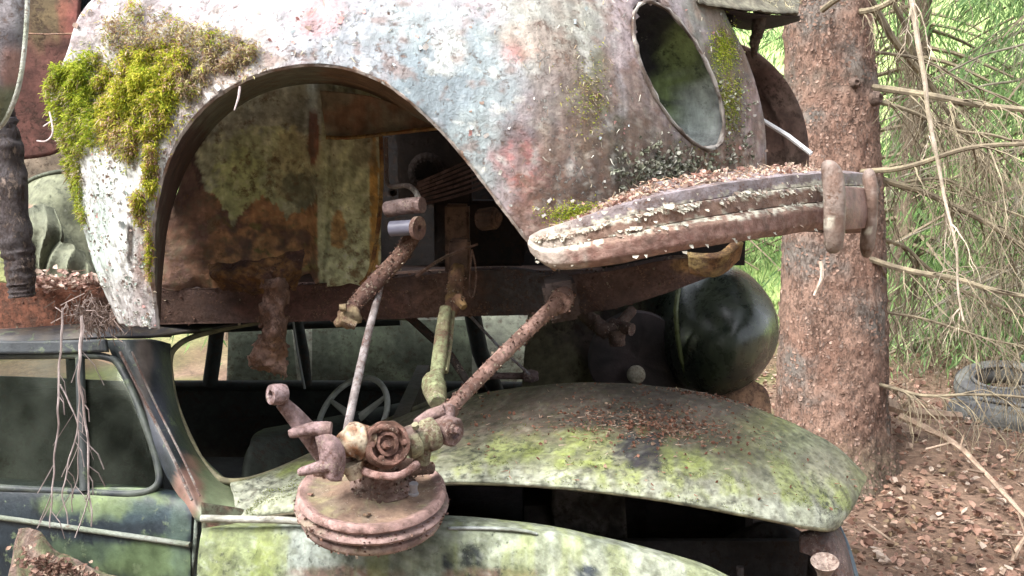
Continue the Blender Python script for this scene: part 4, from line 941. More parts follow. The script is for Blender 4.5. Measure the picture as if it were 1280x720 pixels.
# ================================================================== CARS BEHIND
dg=thing('rounded_car','dark green car with a bulging fender standing behind the lower hood beside the spruce trunk','car',(.6,3.9,0))
c0=W(892,410,3.45); m=M()
def gfn(u,v):
    th=math.pi*v; ph=2*math.pi*u
    p=V((math.sin(th)*math.cos(ph)*.218,math.sin(th)*math.sin(ph)*.42,math.cos(th)*.225)); p*=1+.05*nz(p,4,2)+.012*fbm(p,14,6)
    p.x+= -.05*(1-math.cos(th))*.5; 
    if p.x<0: p.x*=.85
    return c0+p
m.grid(gfn,72,48)
def globet(p):
    st=fbm(V((p.x*9,p.y*5,p.z*.45)),9,5,5)
    c=mixc((.02,.027,.02),(.04,.05,.032),sst(-.2,.2,fbm(p,9)))
    c=mixc(c,(.12,.135,.07),.8*sst(-.02,.14,p.x-c0.x)*sst(.0,.25,st*1.3+.1*fbm(p,7,2)-.25*(p.z-c0.z)/.2-.08)*sst(.15,-.02,p.z-c0.z))
    return c
build('fender',m,GREENP,dg,tint=globet)
m=M(); m.tube([W(850,350,3.18),W(845,390,3.14),W(850,440,3.15),W(862,480,3.2)],.008,8,n=20)
build('fender_beading',m,GREENP,dg,base=(.1,.12,.05))
m=M(); m.loft([[W(660,325,3.5),W(740,325,3.45),W(850,330,3.5)],[W(660,400,3.5),W(740,395,3.45),W(848,392,3.48)],[W(655,450,3.45),W(740,450,3.38),W(840,450,3.45)],[W(650,520,3.4),W(740,520,3.35),W(850,520,3.4)]],30,20)
build('body_panel',m,DARK,dg,tint=patcher((.13,.115,.07),[(760,350,130,44,(.02,.028,.02),1),(760,420,60,30,(.07,.05,.05),.8),(840,450,30,40,(.16,.11,.06),.8)],61),solid=.006)
m=M(); m.lathe([(.0,.0),(.03,.0),(.1,.02),(.155,.0),(.16,-.05),(.1,-.06)],W(797,450,3.3),V((0,-1,.05)),40,wob=.002)
wh3=build('wheel',m,RUBBER,dg,tint=rt((.06,.045,.045),(.035,.03,.03)))
m=M(); m.lathe([(0,.03),(.02,.028),(.028,.02),(.03,0)],W(795,468,3.24),V((0,-1,.05)),24)
build('hub_cap',m,PIPE,wh3,base=(.36,.33,.26))
m=M()
for pts,r in (([W(725,388,3.0),W(745,405,2.95),(W(760,418,2.95))],[.02,.024,.02]),([W(790,388,3.0),W(775,405,2.95),W(765,420,2.95)],[.016,.018,.016]),([W(745,395,2.95),W(750,412,2.93),W(770,408,2.93)],[.012,.02,.014]),([W(770,412,2.93),W(772,432,2.93)],[.028,.022]),([W(765,406,2.95),W(790,412,2.9)],[.02,.018])): m.tube(pts,r,10,wob=.2,n=8)
build('exhaust_manifold',m,PIPE,dg,tint=rt((.16,.11,.09),(.09,.06,.05)))
m=M(); m.tube([W(610,470,2.9),W(640,470,2.9),W(665,470,2.9)],.01,8); m.lathe([(0,-.02),(.016,-.02),(.02,0),(.014,.02),(0,.02)],W(664,470,2.88),V((1,0,0)),12,wob=.004)
build('steering_link',m,PIPE,dg,tint=rt((.22,.15,.14),(.14,.1,.1)))
m=M(); m.loft([[W(890,480,3.2),W(925,472,3.2),W(955,485,3.2),W(962,510,3.2)],[W(890,530,3.15),W(925,525,3.12),W(955,530,3.15),W(965,540,3.2)]],16,8)
build('valance',m,RUST,dg,tint=rt((.26,.15,.09),(.2,.12,.07)),solid=.01)
gback=thing('grey_backing','added grey green backing that darkens the view through the open windscreen of the sedan','car',(-.9,4.6,0))  # backing sheets put in to darken the bright view through the windscreen
m=M(); m.loft([[W(288,380,4.4),W(450,370,4.4),W(600,370,4.4),W(700,380,4.4)],[W(285,440,4.3),W(450,440,4.3),W(600,440,4.3),W(705,440,4.3)],[W(280,560,4.35),W(450,560,4.35),W(600,560,4.35),W(700,560,4.35)]],30,20)
build('body',m,DARK,gback,tint=rt((.12,.13,.1),(.08,.085,.07),3,4),solid=.01)
m=M(); m.loft([[W(288,380,4.4),W(450,370,4.4),W(700,380,4.4)],[W(300,380,5.2),W(450,370,5.2),W(690,380,5.2)]],8,4); build('roof',m,DARK,gback,base=(.08,.085,.07),solid=.01)
# red brown car behind left
rb=thing('maroon_car','shaded maroon and beige car standing behind at the upper left','car',(-1.3,3.7,0))
m=M(); m.loft([[W(10,-80,3.35),W(60,-80,3.35),W(106,-80,3.35)],[W(15,40,3.3),W(60,40,3.3),W(97,40,3.3)],[W(20,200,3.35),W(60,195,3.35),W(85,185,3.35)]],20,30)
d_=build('door',m,DARK,rb,tint=patcher((.13,.06,.05),[(60,15,30,40,(.11,.085,.045),.9),(88,10,14,40,(.2,.06,.05),.6)],71),solid=.02)
m=M(); m.tube([W(32,42,3.27),W(60,43,3.27),W(94,42,3.27)],.003,6); build('trim_strip',m,PIPE,d_,base=(.25,.15,.1))
m=M(); m.loft([[W(-200,-80,3.6),W(60,-80,3.6),W(215,-80,3.6)],[W(-200,110,3.55),W(60,110,3.5),W(215,110,3.5)],[W(-200,260,3.5),W(60,250,3.45),W(215,250,3.45)],[W(-200,420,3.6),W(60,420,3.6),W(215,420,3.6)]],30,30)
build('body',m,DARK,rb,tint=patcher((.2,.16,.12),[(110,10,40,30,(.02,.025,.03),1),(50,60,60,70,(.09,.05,.04),.6)],72),solid=.02)
m=M(); m.loft([[W(104,-60,3.42),W(160,-60,3.42),W(210,-60,3.42)],[W(100,34,3.4),W(160,36,3.4),W(210,36,3.4)]],8,6)
build('window',m,GREENP,rb,base=(.01,.015,.02))
# olive crumpled fender
m=M(); 
def oly(p,u,v):
    f=math.sin(u*7+v*4)*.03+math.sin(v*9-u*5)*.02
    return V((0,f*(v),0))
m.loft([[W(20,238,3.0),W(45,222,2.98),W(80,214,2.96),W(125,216,2.98)],[W(22,258,2.92),W(50,248,2.9),W(85,250,2.9),W(128,265,2.95)],[W(24,290,2.85),W(50,290,2.84),(W(85,292,2.84)),W(130,300,2.9)],[W(20,345,2.85),W(50,340,2.8),W(90,335,2.8),W(135,345,2.9)]],60,50,disp=oly,keep=lambda u,v: math.hypot((u-.22)/.12,(v-.78)/.13)>1 or v<.6)
of=build('crumpled_fender',m,MOSSY,tint=patcher((.17,.18,.12),[(38,272,14,12,(.4,.12,.12),1),(60,262,50,12,(.13,.14,.09),.6)],81),solid=.006); 
for pp in ([[(30,262,2.8),(48,256,2.79),(66,262,2.8)],[(30,290,2.76),(52,284,2.73),(78,292,2.77)],[(32,318,2.76),(48,318,2.72),(70,322,2.78)],[(36,352,2.78),(50,350,2.75),(62,352,2.78)]],
           [[(62,300,2.77),(85,306,2.74),(104,318,2.78)],[(54,322,2.74),(80,325,2.7),(112,333,2.76)],[(50,356,2.74),(84,354,2.7),(120,350,2.75)]]):
    m=M(); m.loft([[W(*q) for q in r] for r in pp],40,40,disp=lambda p,u,v:V((0,.02*abs(math.sin(u*9+v*2))+.006*fbm(p,20),0)))
    build('folded_sheet',m,MOSSY,of,tint=lambda p:mixc((.19,.2,.14),(.13,.14,.1),sst(-.2,.2,fbm(p,16,3))),solid=.003)
tag(of,'crumpled olive green fender with a red patch left of the moss covered fender','fender')
m=M(); m.tube([W(18,240,2.99),W(42,223,2.97),W(78,214,2.95),W(125,216,2.97)],.006,8,n=20); build('fender_beading',m,MOSSY,of,base=(.1,.11,.08))
# left edge door
m=M()
m.loft([[W(-90,-60,1.75),W(-30,-60,1.72),W(10,-60,1.72),W(34,-60,1.75)],[W(-90,30,1.73),W(-30,30,1.7),W(8,30,1.7),W(31,30,1.72)],[W(-90,100,1.73),W(-30,100,1.7),W(2,100,1.7),W(22,100,1.73)],[W(-90,140,1.75),W(-30,140,1.72),W(-4,135,1.72),W(10,135,1.74)],[W(-90,170,1.77),W(-30,168,1.75),W(-14,158,1.75),W(-4,155,1.75)]],40,60,disp=lambda p,u,v:V((0,-.004*fbm(p,20),0)))
ld=build('loose_door',m,PAINT,tint=patcher((.24,.23,.24),[(12,85,14,36,(.3,.17,.14),.9),(5,45,20,16,(.1,.09,.1),.8),(6,130,20,24,(.22,.25,.16),.9),(8,20,10,20,(.3,.27,.28),.7)],91),solid=.02); tag(ld,'pale flaking car door hanging at the left edge above the dark plank','door')
m=M(); m.tube([W(36,-60,1.72),W(33,30,1.7),W(26,95,1.7),W(14,135,1.71),W(-2,160,1.73),W(-40,176,1.74)],.004,8,n=40)
build('trim_strip',m,CHROME,ld,tint=rt((.5,.52,.46),(.35,.38,.3)))
# plank
m=M(); m.tube([W(-6,120,2.2),W(6,180,2.2),(W(14,250,2.19)),W(22,310,2.18),W(28,372,2.17)],[.03,.034,.034,.033,.026],22,n=120,wob=.3)
tag(build('rotten_plank',m,BARK,tint=rt((.12,.105,.11),(.07,.055,.055))),'dark rotten timber standing at the left edge in front of the olive fender','timber')
# yellow-green piece at far left + litter on rail
m=M(); m.loft([[W(-80,290,2.3),W(-5,310,2.3),W(8,330,2.3)],[W(-80,350,2.28),W(-5,352,2.28),W(14,356,2.28)]],12,8)
build('sill_panel',m,MOSSY,car,base=(.28,.3,.13),solid=.01)
m=M()
for t in range(520):
    x=rnd.uniform(38,150); y=rnd.gauss(352,6)
    p=W(x,y,2.43-rnd.random()*.05)
    if rnd.random()<.4: leaf(m,p,rnd.uniform(.008,.02),V((rnd.gauss(0,.5),-.5,1)).normalized(),rc([(.4,.28,.24),(.5,.4,.34),(.3,.18,.15)]),.5)
    else: needle(m,p,V((rnd.gauss(0,1),rnd.gauss(0,.5),rnd.gauss(0,.35))).normalized(),rnd.uniform(.012,.03),.0012,rc([(.4,.3,.24),(.28,.18,.14)]))
tag(build('rail_litter',m,LEAF,smooth=False),'dry leaves and needles lying on the rusty frame rail at the left','leaf litter',kind='stuff')
# root clump under left leg + hanging dry vines
m=M()
for t in range(230):
    x=rnd.gauss(118,18); y=rnd.gauss(388,9)+abs(x-118)*.0+ (8 if x>110 else 0)
    p=W(x,y,2.2-rnd.random()*.06); d=V((rnd.gauss(0,1),rnd.gauss(0,.5),rnd.gauss(-.3,.8))).normalized()
    q=p+d*rnd.uniform(.01,.03); m.tube([p,q,q+V((rnd.gauss(0,.01),0,-.015))],.0011,3,col=rc([(.17,.12,.1),(.11,.075,.06),(.28,.22,.2)]))
tag(build('root_tangle',m,TWIG,smooth=False),'tangled dry roots dangling below the foot of the pale fender','roots',kind='stuff')
def vine(pts,r,lab):
    m=M(); P=[W(*q) for q in pts]; Q=cr(P,46)
    Q=[p+V((.006*nz(p,22,3),.006*nz(p,22,8),0)) for p in Q]
    m.tube(Q,[r*(1-.5*i/46) for i in range(47)],5)
    for k in range(7):
        i=rnd.randrange(8,44); p=Q[i]; d=V((rnd.choice([-1,1])*rnd.uniform(.3,1),rnd.gauss(0,.3),-1)).normalized()
        e=p+d*rnd.uniform(.02,.07); m.tube([p,p.lerp(e,.5)+V((.004,0,-.004)),e+V((0,0,-.02))],r*.45,3)
    tag(build('dry_vine',m,TWIG,tint=rt((.3,.25,.24),(.18,.14,.13)),smooth=False),lab,'dry vine','dry vines hanging in front of the dark door window')
vine([(78,385,2.15),(76,450,2.1),(72,530,2.05),(66,600,2.02),(64,660,2.0)],.0026,'leftmost dry vine hanging in front of the dark door window')
vine([(104,400,2.15),(100,460,2.08),(96,540,2.04),(80,600,2.02),(84,655,2.0)],.0024,'thin dry vine leaning left at its foot, between two straighter vines')
vine([(102,395,2.14),(100,470,2.07),(108,540,2.04),(110,600,2.02),(115,658,2.0)],.0032,'rightmost and thickest dry vine in front of the quarter pillar')
vine([(76,480,2.09),(88,510,2.07),(98,540,2.05),(96,590,2.03),(88,640,2.01)],.0018,'short fine dry vine crossing between the longer ones')
m=M(); m.tube([W(300,108,1.97),W(298,122,1.965),W(293,138,1.96)],[.002,.0022,.0012],5,n=10,wob=.5); m.tube([W(62,140,2.1),W(66,165,2.08),W(58,176,2.08),W(46,176,2.08)],.0018,5,n=16); m.tube([W(66,150,2.1),W(54,158,2.08)],.0014,4); m.tube([W(133,20,2.3),W(120,8,2.28),W(128,-6,2.28)],.0022,5)
tag(build('root_hairs',m,TWIG,base=(.5,.42,.42)),'pale root hairs sticking out of the moss at the fender edge','roots',kind='stuff')

# ================================================================== TREES
def trunkmesh(cx,cy,prof,seg=48,ht=None,amp=.02,flare=True):
    m=M(); n=int((prof[-1][1]-prof[0][1])/.035)
    P=cr([V((a,b,c)) for a,b,c in prof],n); vs=[];fs=[]
    for i,q in enumerate(P):
        z=q.y; off=q.z
        for k in range(seg):
            th=2*math.pi*k/seg; r=q.x
            if flare: r*=1+.18*math.exp(-max(0,z)/.25)*math.sin(3*th+.6)+.0
            p=V((cx+off+r*math.cos(th),cy+r*math.sin(th),z))
            r2=1+amp/q.x*(fbm(V((p.x,p.y,p.z*.6)),26,3,4)*1.0)+.03*nz(p,3)
            p=V((cx+off+r*r2*math.cos(th),cy+r*r2*math.sin(th),z)); vs.append(p)
    for i in range(len(P)-1):
        for k in range(seg):
            k2=(k+1)%seg; fs.append((i*seg+k,i*seg+k2,(i+1)*seg+k2,(i+1)*seg+k))
    return m.add(vs,fs)
TY=5.3
sp=thing('spruce_tree','big reddish barked spruce trunk with dead side branches standing right of the rusty bumper','tree',(W(1040,585,TY).x,TY,0))
def hx_(x,y): return W(x,y,TY).x
base_x=hx_(1040,585)
zs=lambda y:W(1040,y,TY).z
prof=[(.5,-.1,.0),(.40,zs(600),.0),(.315,zs(560),0),(.285,zs(500),-.015),(.272,zs(400),-.025),(.255,zs(300),-.04),(.24,zs(200),-.06),(.225,zs(100),-.085),(.21,zs(0),-.12),(.19,3.2,-.15),(.15,6,-.1),(.05,9,-.1)]
m=trunkmesh(base_x,TY,prof,seg=110,amp=.02)
def bt(p):
    x,y=pix(p); c=mixc((.23,.135,.1),(.29,.185,.14),sst(-.2,.2,fbm(p,5,3))); c=mixc(c,(.19,.165,.145),sst(.0,.3,fbm(p,3,9)))
    c=mixc(c,(.12,.1,.08),.8*math.exp(-((y-98)/14)**2)*sst(-.3,.1,fbm(p,14,2)))
    c=mixc(c,(.15,.14,.09),.7*sst(520,600,y)); return c
build('trunk',m,BARK,sp,tint=bt)
# knots
m=M()
for (x,y,r) in ((1050,108,.022),(1080,126,.03),(1034,455,.012)):
    dx=(hx_(x,y)-(base_x-.05))/.26; dx=max(-.97,min(.97,dx)); p=V((hx_(x,y),TY-.25*math.sqrt(1-dx*dx)+.0,zs(y)))
    m=M(); m.lathe([(r*1.3,-.03),(r,.004),(r*.6,.012),(r*.4,.004),(0,.002)],p,V((dx,-math.sqrt(1-dx*dx),0)),14,wob=.008)
    build('bark_knot',m,BARK,sp,base=(.15,.105,.085))
def branch(pts,r0,r1,par,tw=14,tl=.3,name='branch',col=((.25,.21,.14),(.16,.13,.09)),seed=0,fine=3):
    rr=random.Random(seed+int(pts[0][0]*7+pts[0][1])); m=M(); P=[W(*q) if len(q)==3 and abs(q[0])>20 else V(q) for q in pts]; n=36; Q=cr(P,n)
    Q=[p+V((.02*nz(p,4,seed),.02*nz(p,4,seed+5),.02*nz(p,4,seed+9))) for p in Q]
    m.tube(Q,[r0+(r1-r0)*i/n for i in range(n+1)],7)
    def sub(p,d,l,r,lev):
        pts=[p]; q=p; dd=d.copy(); k=7
        for j in range(k):
            dd=(dd+V((rr.gauss(0,.17),rr.gauss(0,.17),-.13+rr.gauss(0,.1)))).normalized(); q=q+dd*l/k; pts.append(q)
            if lev>0 and rr.random()<.75:
                s=V((rr.gauss(0,.7),rr.gauss(0,.7),-.6)).normalized()
                sub(q,(dd*.5+s).normalized(),l*rr.uniform(.35,.6),r*.5,lev-1)
        m.tube(pts,[r*(1-.7*j/k) for j in range(k+1)],3,cap=False)
    for k in range(tw):
        i=rr.randrange(3,n); p=Q[i]; t=(Q[min(i+1,n)]-Q[i-1]).normalized()
        d=(t*.8+V((rr.gauss(0,.5),rr.gauss(0,.8),rr.gauss(-.4,.4)))).normalized()
        sub(p,d,tl*rr.uniform(.5,1.3),.0045,1)
    return build(name,m,TWIG,par,tint=rt(col[0],col[1],seed,10),smooth=False)
BR_=[([(1075,108,5.2),(1150,118,5.0),(1215,128,4.9),(1300,140,4.8),(1420,150,4.7)],.022,.014,16,.4),
 ([(1065,217,5.15),(1130,207,4.8),(1190,190,4.6),(1240,180,4.5),(1300,178,4.4),(1400,176,4.3)],.016,.011,8,.4),
 ([(1088,218,5.3),(1150,238,5.3),(1200,262,5.3),(1250,290,5.3),(1320,325,5.3)],.022,.014,20,.5),
 ([(1078,320,5.1),(1150,340,5.0),(1210,352,4.9),(1300,374,4.8),(1400,390,4.7)],.02,.012,14,.4),
 ([(1090,293,5.4),(1130,310,5.5),(1160,335,5.5),(1230,375,5.5),(1320,410,5.5)],.014,.009,18,.5),
 ([(1068,12,5.15),(1100,5,5.0),(1150,-20,4.9)],.02,.016,3,.3),
 ([(1028,12,5.05),(1050,0,4.9),(1080,-20,4.8)],.018,.014,2,.2),
 ([(1075,-30,5.5),(1110,40,5.6),(1150,90,5.7),(1200,160,5.8),(1260,240,5.9)],.028,.014,22,.5),
 ([(1105,-30,5.8),(1140,60,5.9),(1180,130,6.0),(1240,230,6.0)],.02,.01,18,.5),
 ([(1085,125,5.3),(1140,140,5.3),(1180,160,5.3),(1240,170,5.3),(1330,190,5.3)],.014,.009,16,.5),
 ([(1095,480,5.1),(1150,492,5.0),(1220,495,4.9),(1310,497,4.8)],.012,.007,14,.25),
 ([(1090,385,5.2),(1140,395,5.2),(1220,420,5.1),(1320,440,5.0)],.01,.006,16,.35),
 ([(1090,232,5.35),(1180,225,5.4),(1250,262,5.4),(1330,290,5.4)],.012,.007,18,.45),
 ([(1085,60,5.4),(1150,75,5.6),(1230,110,5.8),(1330,160,6.0)],.012,.006,18,.5)]
for i,(p,a,b_,tw,tl) in enumerate(BR_): branch(p,a*.85,b_*.8,sp,int(tw*1.5),tl,seed=i)
o=branch([(1140,-40,4.6),(1148,50,4.6),(1158,120,4.6),(1172,190,4.6),(1186,260,4.6),(1196,330,4.6),(1203,400,4.6)],.013,.004,sp,8,.25,seed=31,col=((.5,.42,.34),(.36,.3,.22)))
branch([(1025,330,5.0),(1028,350,4.98),(1020,372,4.98)],.011,.006,sp,2,.08,'stub',((.6,.5,.42),(.4,.32,.25)),33)
# sticks on the ground
def stick(pts,r0,r1,lab,seed):
    m=M(); P=[W(*q) for q in pts]; Q=cr(P,24); m.tube(Q,[r0+(r1-r0)*i/24 for i in range(25)],6,wob=.2)
    rr=random.Random(seed)
    for k in range(4):
        i=rr.randrange(4,22); m.tube([Q[i],Q[i]+V((rr.gauss(0,.1),rr.gauss(0,.1),rr.uniform(-.02,.08)))],r1*.6,4)
    tag(build('dead_branch',m,TWIG,tint=rt((.32,.24,.18),(.2,.14,.1),seed)),lab,'branch','dead branches on the forest floor')
stick([(1125,520,5.2),(1190,553,5.0),(1225,585,4.8),(1285,650,4.35)],.02,.01,'dark dead branch slanting down right from the foot of the spruce trunk',1)
stick([(1085,655,4.45),(1130,685,4.3),(1180,705,4.2),(1230,735,4.05)],.006,.003,'thin pale twig on the leaf litter right of the lower hood',2)
stick([(1262,720,4.05),(1270,690,4.1),(1290,660,4.2)],.012,.008,'short pale stick at the bottom right corner of the leaf litter',3)
stick([(1090,500,5.4),(1140,515,5.5),(1200,520,5.6)],.035,.025,'thick dark fallen branch lying between the spruce trunk and the tyres',4)
# tyres
def tyre(c,ax,r,lab):
    m=M(); pr=[]
    for k in range(17):
        a=2*math.pi*k/16; pr.append((r+.065*math.cos(a),.085*math.sin(a)))
    m.lathe(pr,c,ax,56)
    t=thing('tyre',lab,'tyre',(c.x,c.y,c.z-.1)); 
    e1=ax.orthogonal().normalized(); e2=ax.cross(e1)
    for k in range(60):
        a=2*math.pi*k/60; rd=e1*math.cos(a)+e2*math.sin(a)
        for h in (-.045,0,.045):
            tg=ax.cross(rd); o_=c+rd*(r+.066-abs(h)*.25)+ax*h
            m.add([o_+tg*.010-ax*.017,o_-tg*.010-ax*.017,o_-tg*.010+ax*.017,o_+tg*.010+ax*.017,o_+rd*-.02],[(0,1,2,3),(0,1,4),(1,2,4),(2,3,4),(3,0,4)])
    build('tread',m,RUBBER,t,tint=rt((.06,.06,.065),(.13,.13,.12),3,6))
    m=M(); m.tube([c+Matrix.Rotation(2*math.pi*k/40,3,ax)@(ax.orthogonal().normalized()*(r-.06))+ax*.07 for k in range(41)],.012,8,cap=False); build('bead',m,RUBBER,t,base=(.1,.1,.1))
tyre(V((3.12,6.35,.05)),V((.12,.1,1)).normalized(),.27,'worn black tyre lying half sunk in the forest floor right of the trunk')
tyre(V((3.42,7.0,.1)),V((-.15,-.2,1)).normalized(),.25,'greyish tyre lying behind the black half sunk tyre')
# background spruces
def bgspruce(x,y,h,r,seed,lab,dens=1.0,cols=None,lo=.4):
    rr=random.Random(seed); z0=ground_z(x,y); t=thing('spruce_tree',lab,'tree',(x,y,z0),'young spruces in the sunlit background')
    m=M(); m.tube([V((x,y,z0-.1)),V((x+.05,y,z0+h*.5)),V((x,y,z0+h))],[.13,.08,.01],9,n=12,wob=.1); build('trunk',m,BARK,t,base=(.2,.15,.11))
    m=M(); tw=M(); cols=cols or [(.15,.26,.1),(.24,.38,.14),(.34,.48,.2),(.12,.2,.08)]
    nb=int(70*dens)
    for k in range(nb):
        hh=lo+(h-lo)*(k/nb)**1.1; a=rr.uniform(0,6.28); L=r*(1-.85*hh/h)*rr.uniform(.6,1.1)
        d=V((math.cos(a),math.sin(a),-.1)); p0=V((x,y,z0+hh)); pts=[]
        for j in range(7):
            s=j/6; pts.append(p0+d*L*s+V((0,0,-.35*L*s*s+.15*L*max(0,s-.7))))
        tw.tube(pts,[.018*(1-.8*j/6)+.003 for j in range(7)],4,cap=False)
        for q in range(int((38+L*30)*2.4*dens)):
            s=rr.random()**.7; i=min(5,int(s*6)); b=pts[i].lerp(pts[i+1],s*6-i)
            side=d.cross(V((0,0,1)))*rr.choice((-1,1))*rr.random()*.45*L*(1-.4*s)
            b=b+side+V((rr.gauss(0,.04),rr.gauss(0,.04),-abs(side.length)*.4-rr.random()*.1))
            dd=(d*.4+side.normalized()*.5+V((0,0,-.9))+V((rr.gauss(0,.3),rr.gauss(0,.3),rr.gauss(0,.3)))).normalized()
            w=rr.uniform(.004,.009); l=rr.uniform(.07,.2); n=dd.orthogonal().normalized(); n.rotate(Matrix.Rotation(rr.random()*6.28,3,dd))
            c=cols[rr.randrange(len(cols))]; k2=rr.uniform(.75,1.25); c=tuple(v*k2 for v in c)
            m.add([b,b+dd*l*.3+n*w,b+dd*l,b+dd*l*.3-n*w],[(0,1,2,3)],c)
    build('limbs',tw,TWIG,t,base=(.2,.16,.11)); build('crown',m,NEEDLE,t,smooth=False)
bg=[(4.1,7.9,6.5,2.0,'fresh green spruce drooping over the tyres at the right edge'),(5.0,9.0,7,2.3,'tall bright young spruce filling the right background'),(3.3,8.6,6,1.7,'slim spruce just behind the twiggy branches right of the trunk'),(4.3,11.5,8,2.6,'large pale green spruce far behind the trunk'),(2.2,12,7,2.2,'spruce hidden half behind the big trunk'),(6.6,12.5,9,3.,'wide spruce at the far right of the clearing'),(.9,10.5,7,2.0,'dim spruce visible between the dark green fender and trunk'),(-2.5,9,8,2.5,'dark spruce seen through the sedan window'),(-5,11,9,3,'dark spruce at far left behind the cars'),(-.8,13,9,3,'tall spruce behind the stacked cars')]
for i,(x,y,h,r,l) in enumerate(bg): bgspruce(x,y,h,r,100+i,l,1.0 if x>0 else .6)
# dense dead twig curtain at the right: lower boughs of a neighbour spruce standing just outside the frame
nb=thing('spruce_tree','neighbour spruce whose bare drooping twigs fill the view right of the big trunk','tree',(4.6,7.0,0))
m=trunkmesh(4.6,7.0,[(.2,-.1,0),(.16,.5,0),(.15,2,0),(.12,5,0),(.03,8,0)],20,amp=.01); build('trunk',m,BARK,nb,base=(.24,.15,.12))
for k in range(24):
    z=.9+rnd.random()*2.9; yy=7.0
    a=math.pi+rnd.uniform(-.75,.75); L=rnd.uniform(1.2,2.4)
    p0=V((4.6,7.0,z)); d=V((math.cos(a),math.sin(a),0))
    branch([p0,p0+d*L*.35+V((0,0,.02)),p0+d*L*.7+V((0,0,-.15)),p0+d*L+V((0,0,-.45))],.014,.004,nb,20,.5,seed=200+k,col=((.22,.2,.15),(.14,.12,.09)))
# ---- unseen spruces added behind the camera to block low sky and darken glass reflections
SUN=V((-.50,-.42,.86)).normalized()
def canopy(name,cx,cy,cz,rx,ry,rz,n,seed,lab):
    rr=random.Random(seed); tx,ty=(cx,cy) if name!='c' else (-4.2,3.2)
    t=thing('spruce_tree',lab,'tree',(tx,ty,0),'unseen spruces added to block low sky light')
    m=M(); m.tube([V((tx,ty,-.1)),V((tx*.9+cx*.1,ty,4)),V((cx,cy,cz+rz))],[.25,.18,.03],12,n=12,wob=.1); build('trunk',m,BARK,t,base=(.24,.15,.12))
    m=M()
    for i in range(n):
        while True:
            q=V((rr.uniform(-1,1),rr.uniform(-1,1),rr.uniform(-1,1)))
            if q.length<1: break
        p=V((cx+q.x*rx,cy+q.y*ry,cz+q.z*rz))
        # switched-off gap test for rays from the sun to the fender
        tt=(2.05-p.y)/(-SUN.y); hit=p-SUN*((p.y-2.05)/SUN.y) if abs(SUN.y)>1e-5 else p
        hx2,hz2=hit.x,hit.z
        e=.06*rr.gauss(0,1)
        inarch=math.hypot((hx2+.33)/.36,(hz2-1.42)/.36)<.85+e
        if False and -1.2+e<hx2<.3+e*2 and (1.6 if hx2<-.98 else 1.38 if hx2<-.70 else 1.24)+e*.5<hz2<2.35 and not inarch: continue
        if abs(p.x)<(abs(p.y)*.7) and p.y>0 and p.z<p.y*.35+1.7: continue
        d=V((rr.gauss(0,1),rr.gauss(0,1),rr.gauss(-.4,.5))).normalized(); nn=d.orthogonal().normalized(); nn.rotate(Matrix.Rotation(rr.random()*6.28,3,d))
        l=rr.uniform(.2,.42); w=l*rr.uniform(.2,.38)
        m.add([p,p+d*l*.4+nn*w,p+d*l,p+d*l*.4-nn*w],[(0,1,2,3)],(.07*rr.uniform(.7,1.4),.12*rr.uniform(.7,1.4),.03))
    build('crown',m,NEEDLE,t,smooth=False)
canopy('b',1.2,-7.5,4.2,3.4,2.0,4.0,7000,2,'unseen spruce added behind the viewer on the right to block low sky')
canopy('d',-4.2,-7.8,4.4,3.6,2.2,4.2,9000,4,'unseen spruce added far left behind the viewer to darken glass reflections')
canopy('e',-9.5,-4.0,4.2,2.4,3.6,4.0,6000,5,'unseen spruce added at the far left side to block low sky')
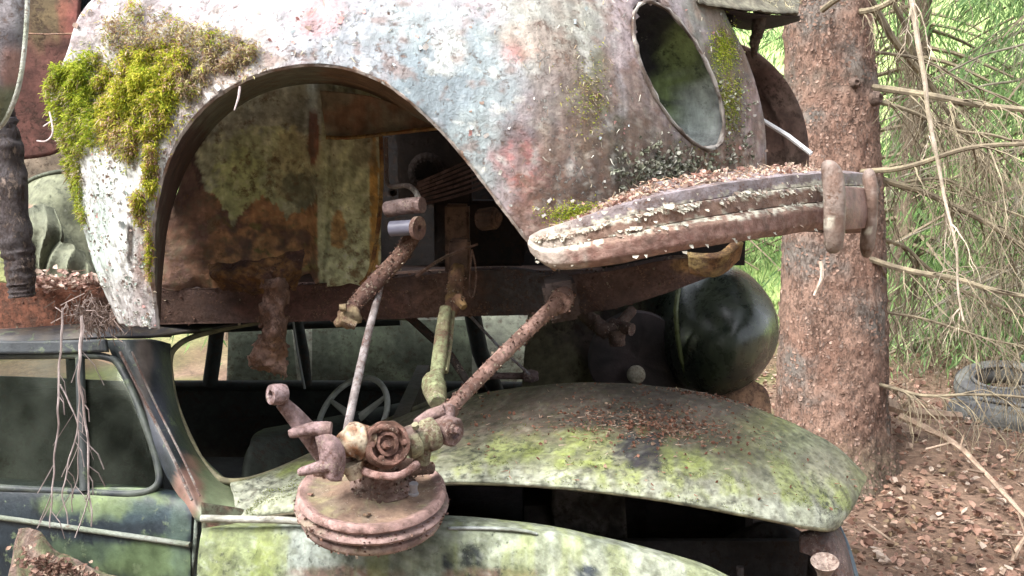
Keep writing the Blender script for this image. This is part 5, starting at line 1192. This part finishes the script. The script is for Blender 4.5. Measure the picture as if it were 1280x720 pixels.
def scab(o,n,s0,s1,cols,name='rust_scale',curl=.8,up=0.0,keep=None,mat=None,nb=.3):
    me=o.data; P=me.polygons; VV=me.vertices; ar=[p.area for p in P]; tot=0; cum=[]
    for a_ in ar: tot+=a_; cum.append(tot)
    import bisect
    m=M()
    for t in range(n):
        p=P[min(bisect.bisect(cum,rnd.random()*tot),len(P)-1)]
        if len(p.vertices)>6: continue
        ws=[rnd.random() for _ in p.vertices]; sw_=sum(ws); q=V((0,0,0))
        for w_,vi in zip(ws,p.vertices): q+=VV[vi].co*(w_/sw_)
        nn=p.normal.copy()
        if nn.y>.35: continue
        if keep and not keep(q,nn): continue
        leaf(m,q+nn*.0005,rnd.uniform(s0,s1),(nn+V((rnd.gauss(0,nb),rnd.gauss(0,nb),rnd.gauss(0,nb)))).normalized(),rc(cols,.25),curl)
    x=build(name,m,mat or LEAF,smooth=False); put(x,o); x['kind']='stuff'; return x
RC=[(.2,.11,.08),(.12,.065,.05),(.28,.18,.14),(.3,.25,.19),(.09,.055,.045)]
for o_,n_ in ((arm,500),(arm2,260),(knk,700),(drum,700),(shock,120),(rail,900)): scab(o_,n_,.0025,.007 if o_ is not rail else .009,RC)
tr=[o for o in sp.children if o.name.startswith('trunk')][0]
def tk(q,nn): return -.1<q.z<2.7 and nn.y<.3
scab(tr,17000,.008,.024,[(.23,.145,.11),(.28,.185,.145),(.2,.13,.1),(.32,.225,.18),(.24,.155,.12),(.17,.11,.085)],'bark_scales',.16,keep=tk,nb=.08)
# ================================================================== LIGHT
w=bpy.data.worlds.new('World'); sc.world=w; w.use_nodes=True; nt=w.node_tree
bgn=nt.nodes['Background']; sky=nt.nodes.new('ShaderNodeTexSky'); sky.sky_type='NISHITA'; sky.sun_disc=False
el=math.asin(SUN.z); az=math.atan2(SUN.x,SUN.y)
sky.sun_elevation=el; sky.sun_rotation=az; sky.air_density=1.0; sky.dust_density=4.0; sky.ozone_density=1.0
hs=nt.nodes.new('ShaderNodeHueSaturation'); hs.inputs['Saturation'].default_value=.3; nt.links.new(sky.outputs[0],hs.inputs['Color']); nt.links.new(hs.outputs[0],bgn.inputs[0]); bgn.inputs[1].default_value=.15
ld_=bpy.data.lights.new('sun','SUN'); ld_.energy=1.5; ld_.angle=R(24); ld_.color=(1,.97,.92)
so=bpy.data.objects.new('sun',ld_); COL.objects.link(so); so.rotation_euler=SUN.to_track_quat('Z','Y').to_euler(); so.location=(-5,-5,8)
sc.view_settings.view_transform='Standard'; sc.view_settings.look='None'; sc.view_settings.gamma=1; sc.view_settings.exposure=1.93
sc.cycles.max_bounces=6; sc.cycles.use_denoising=True
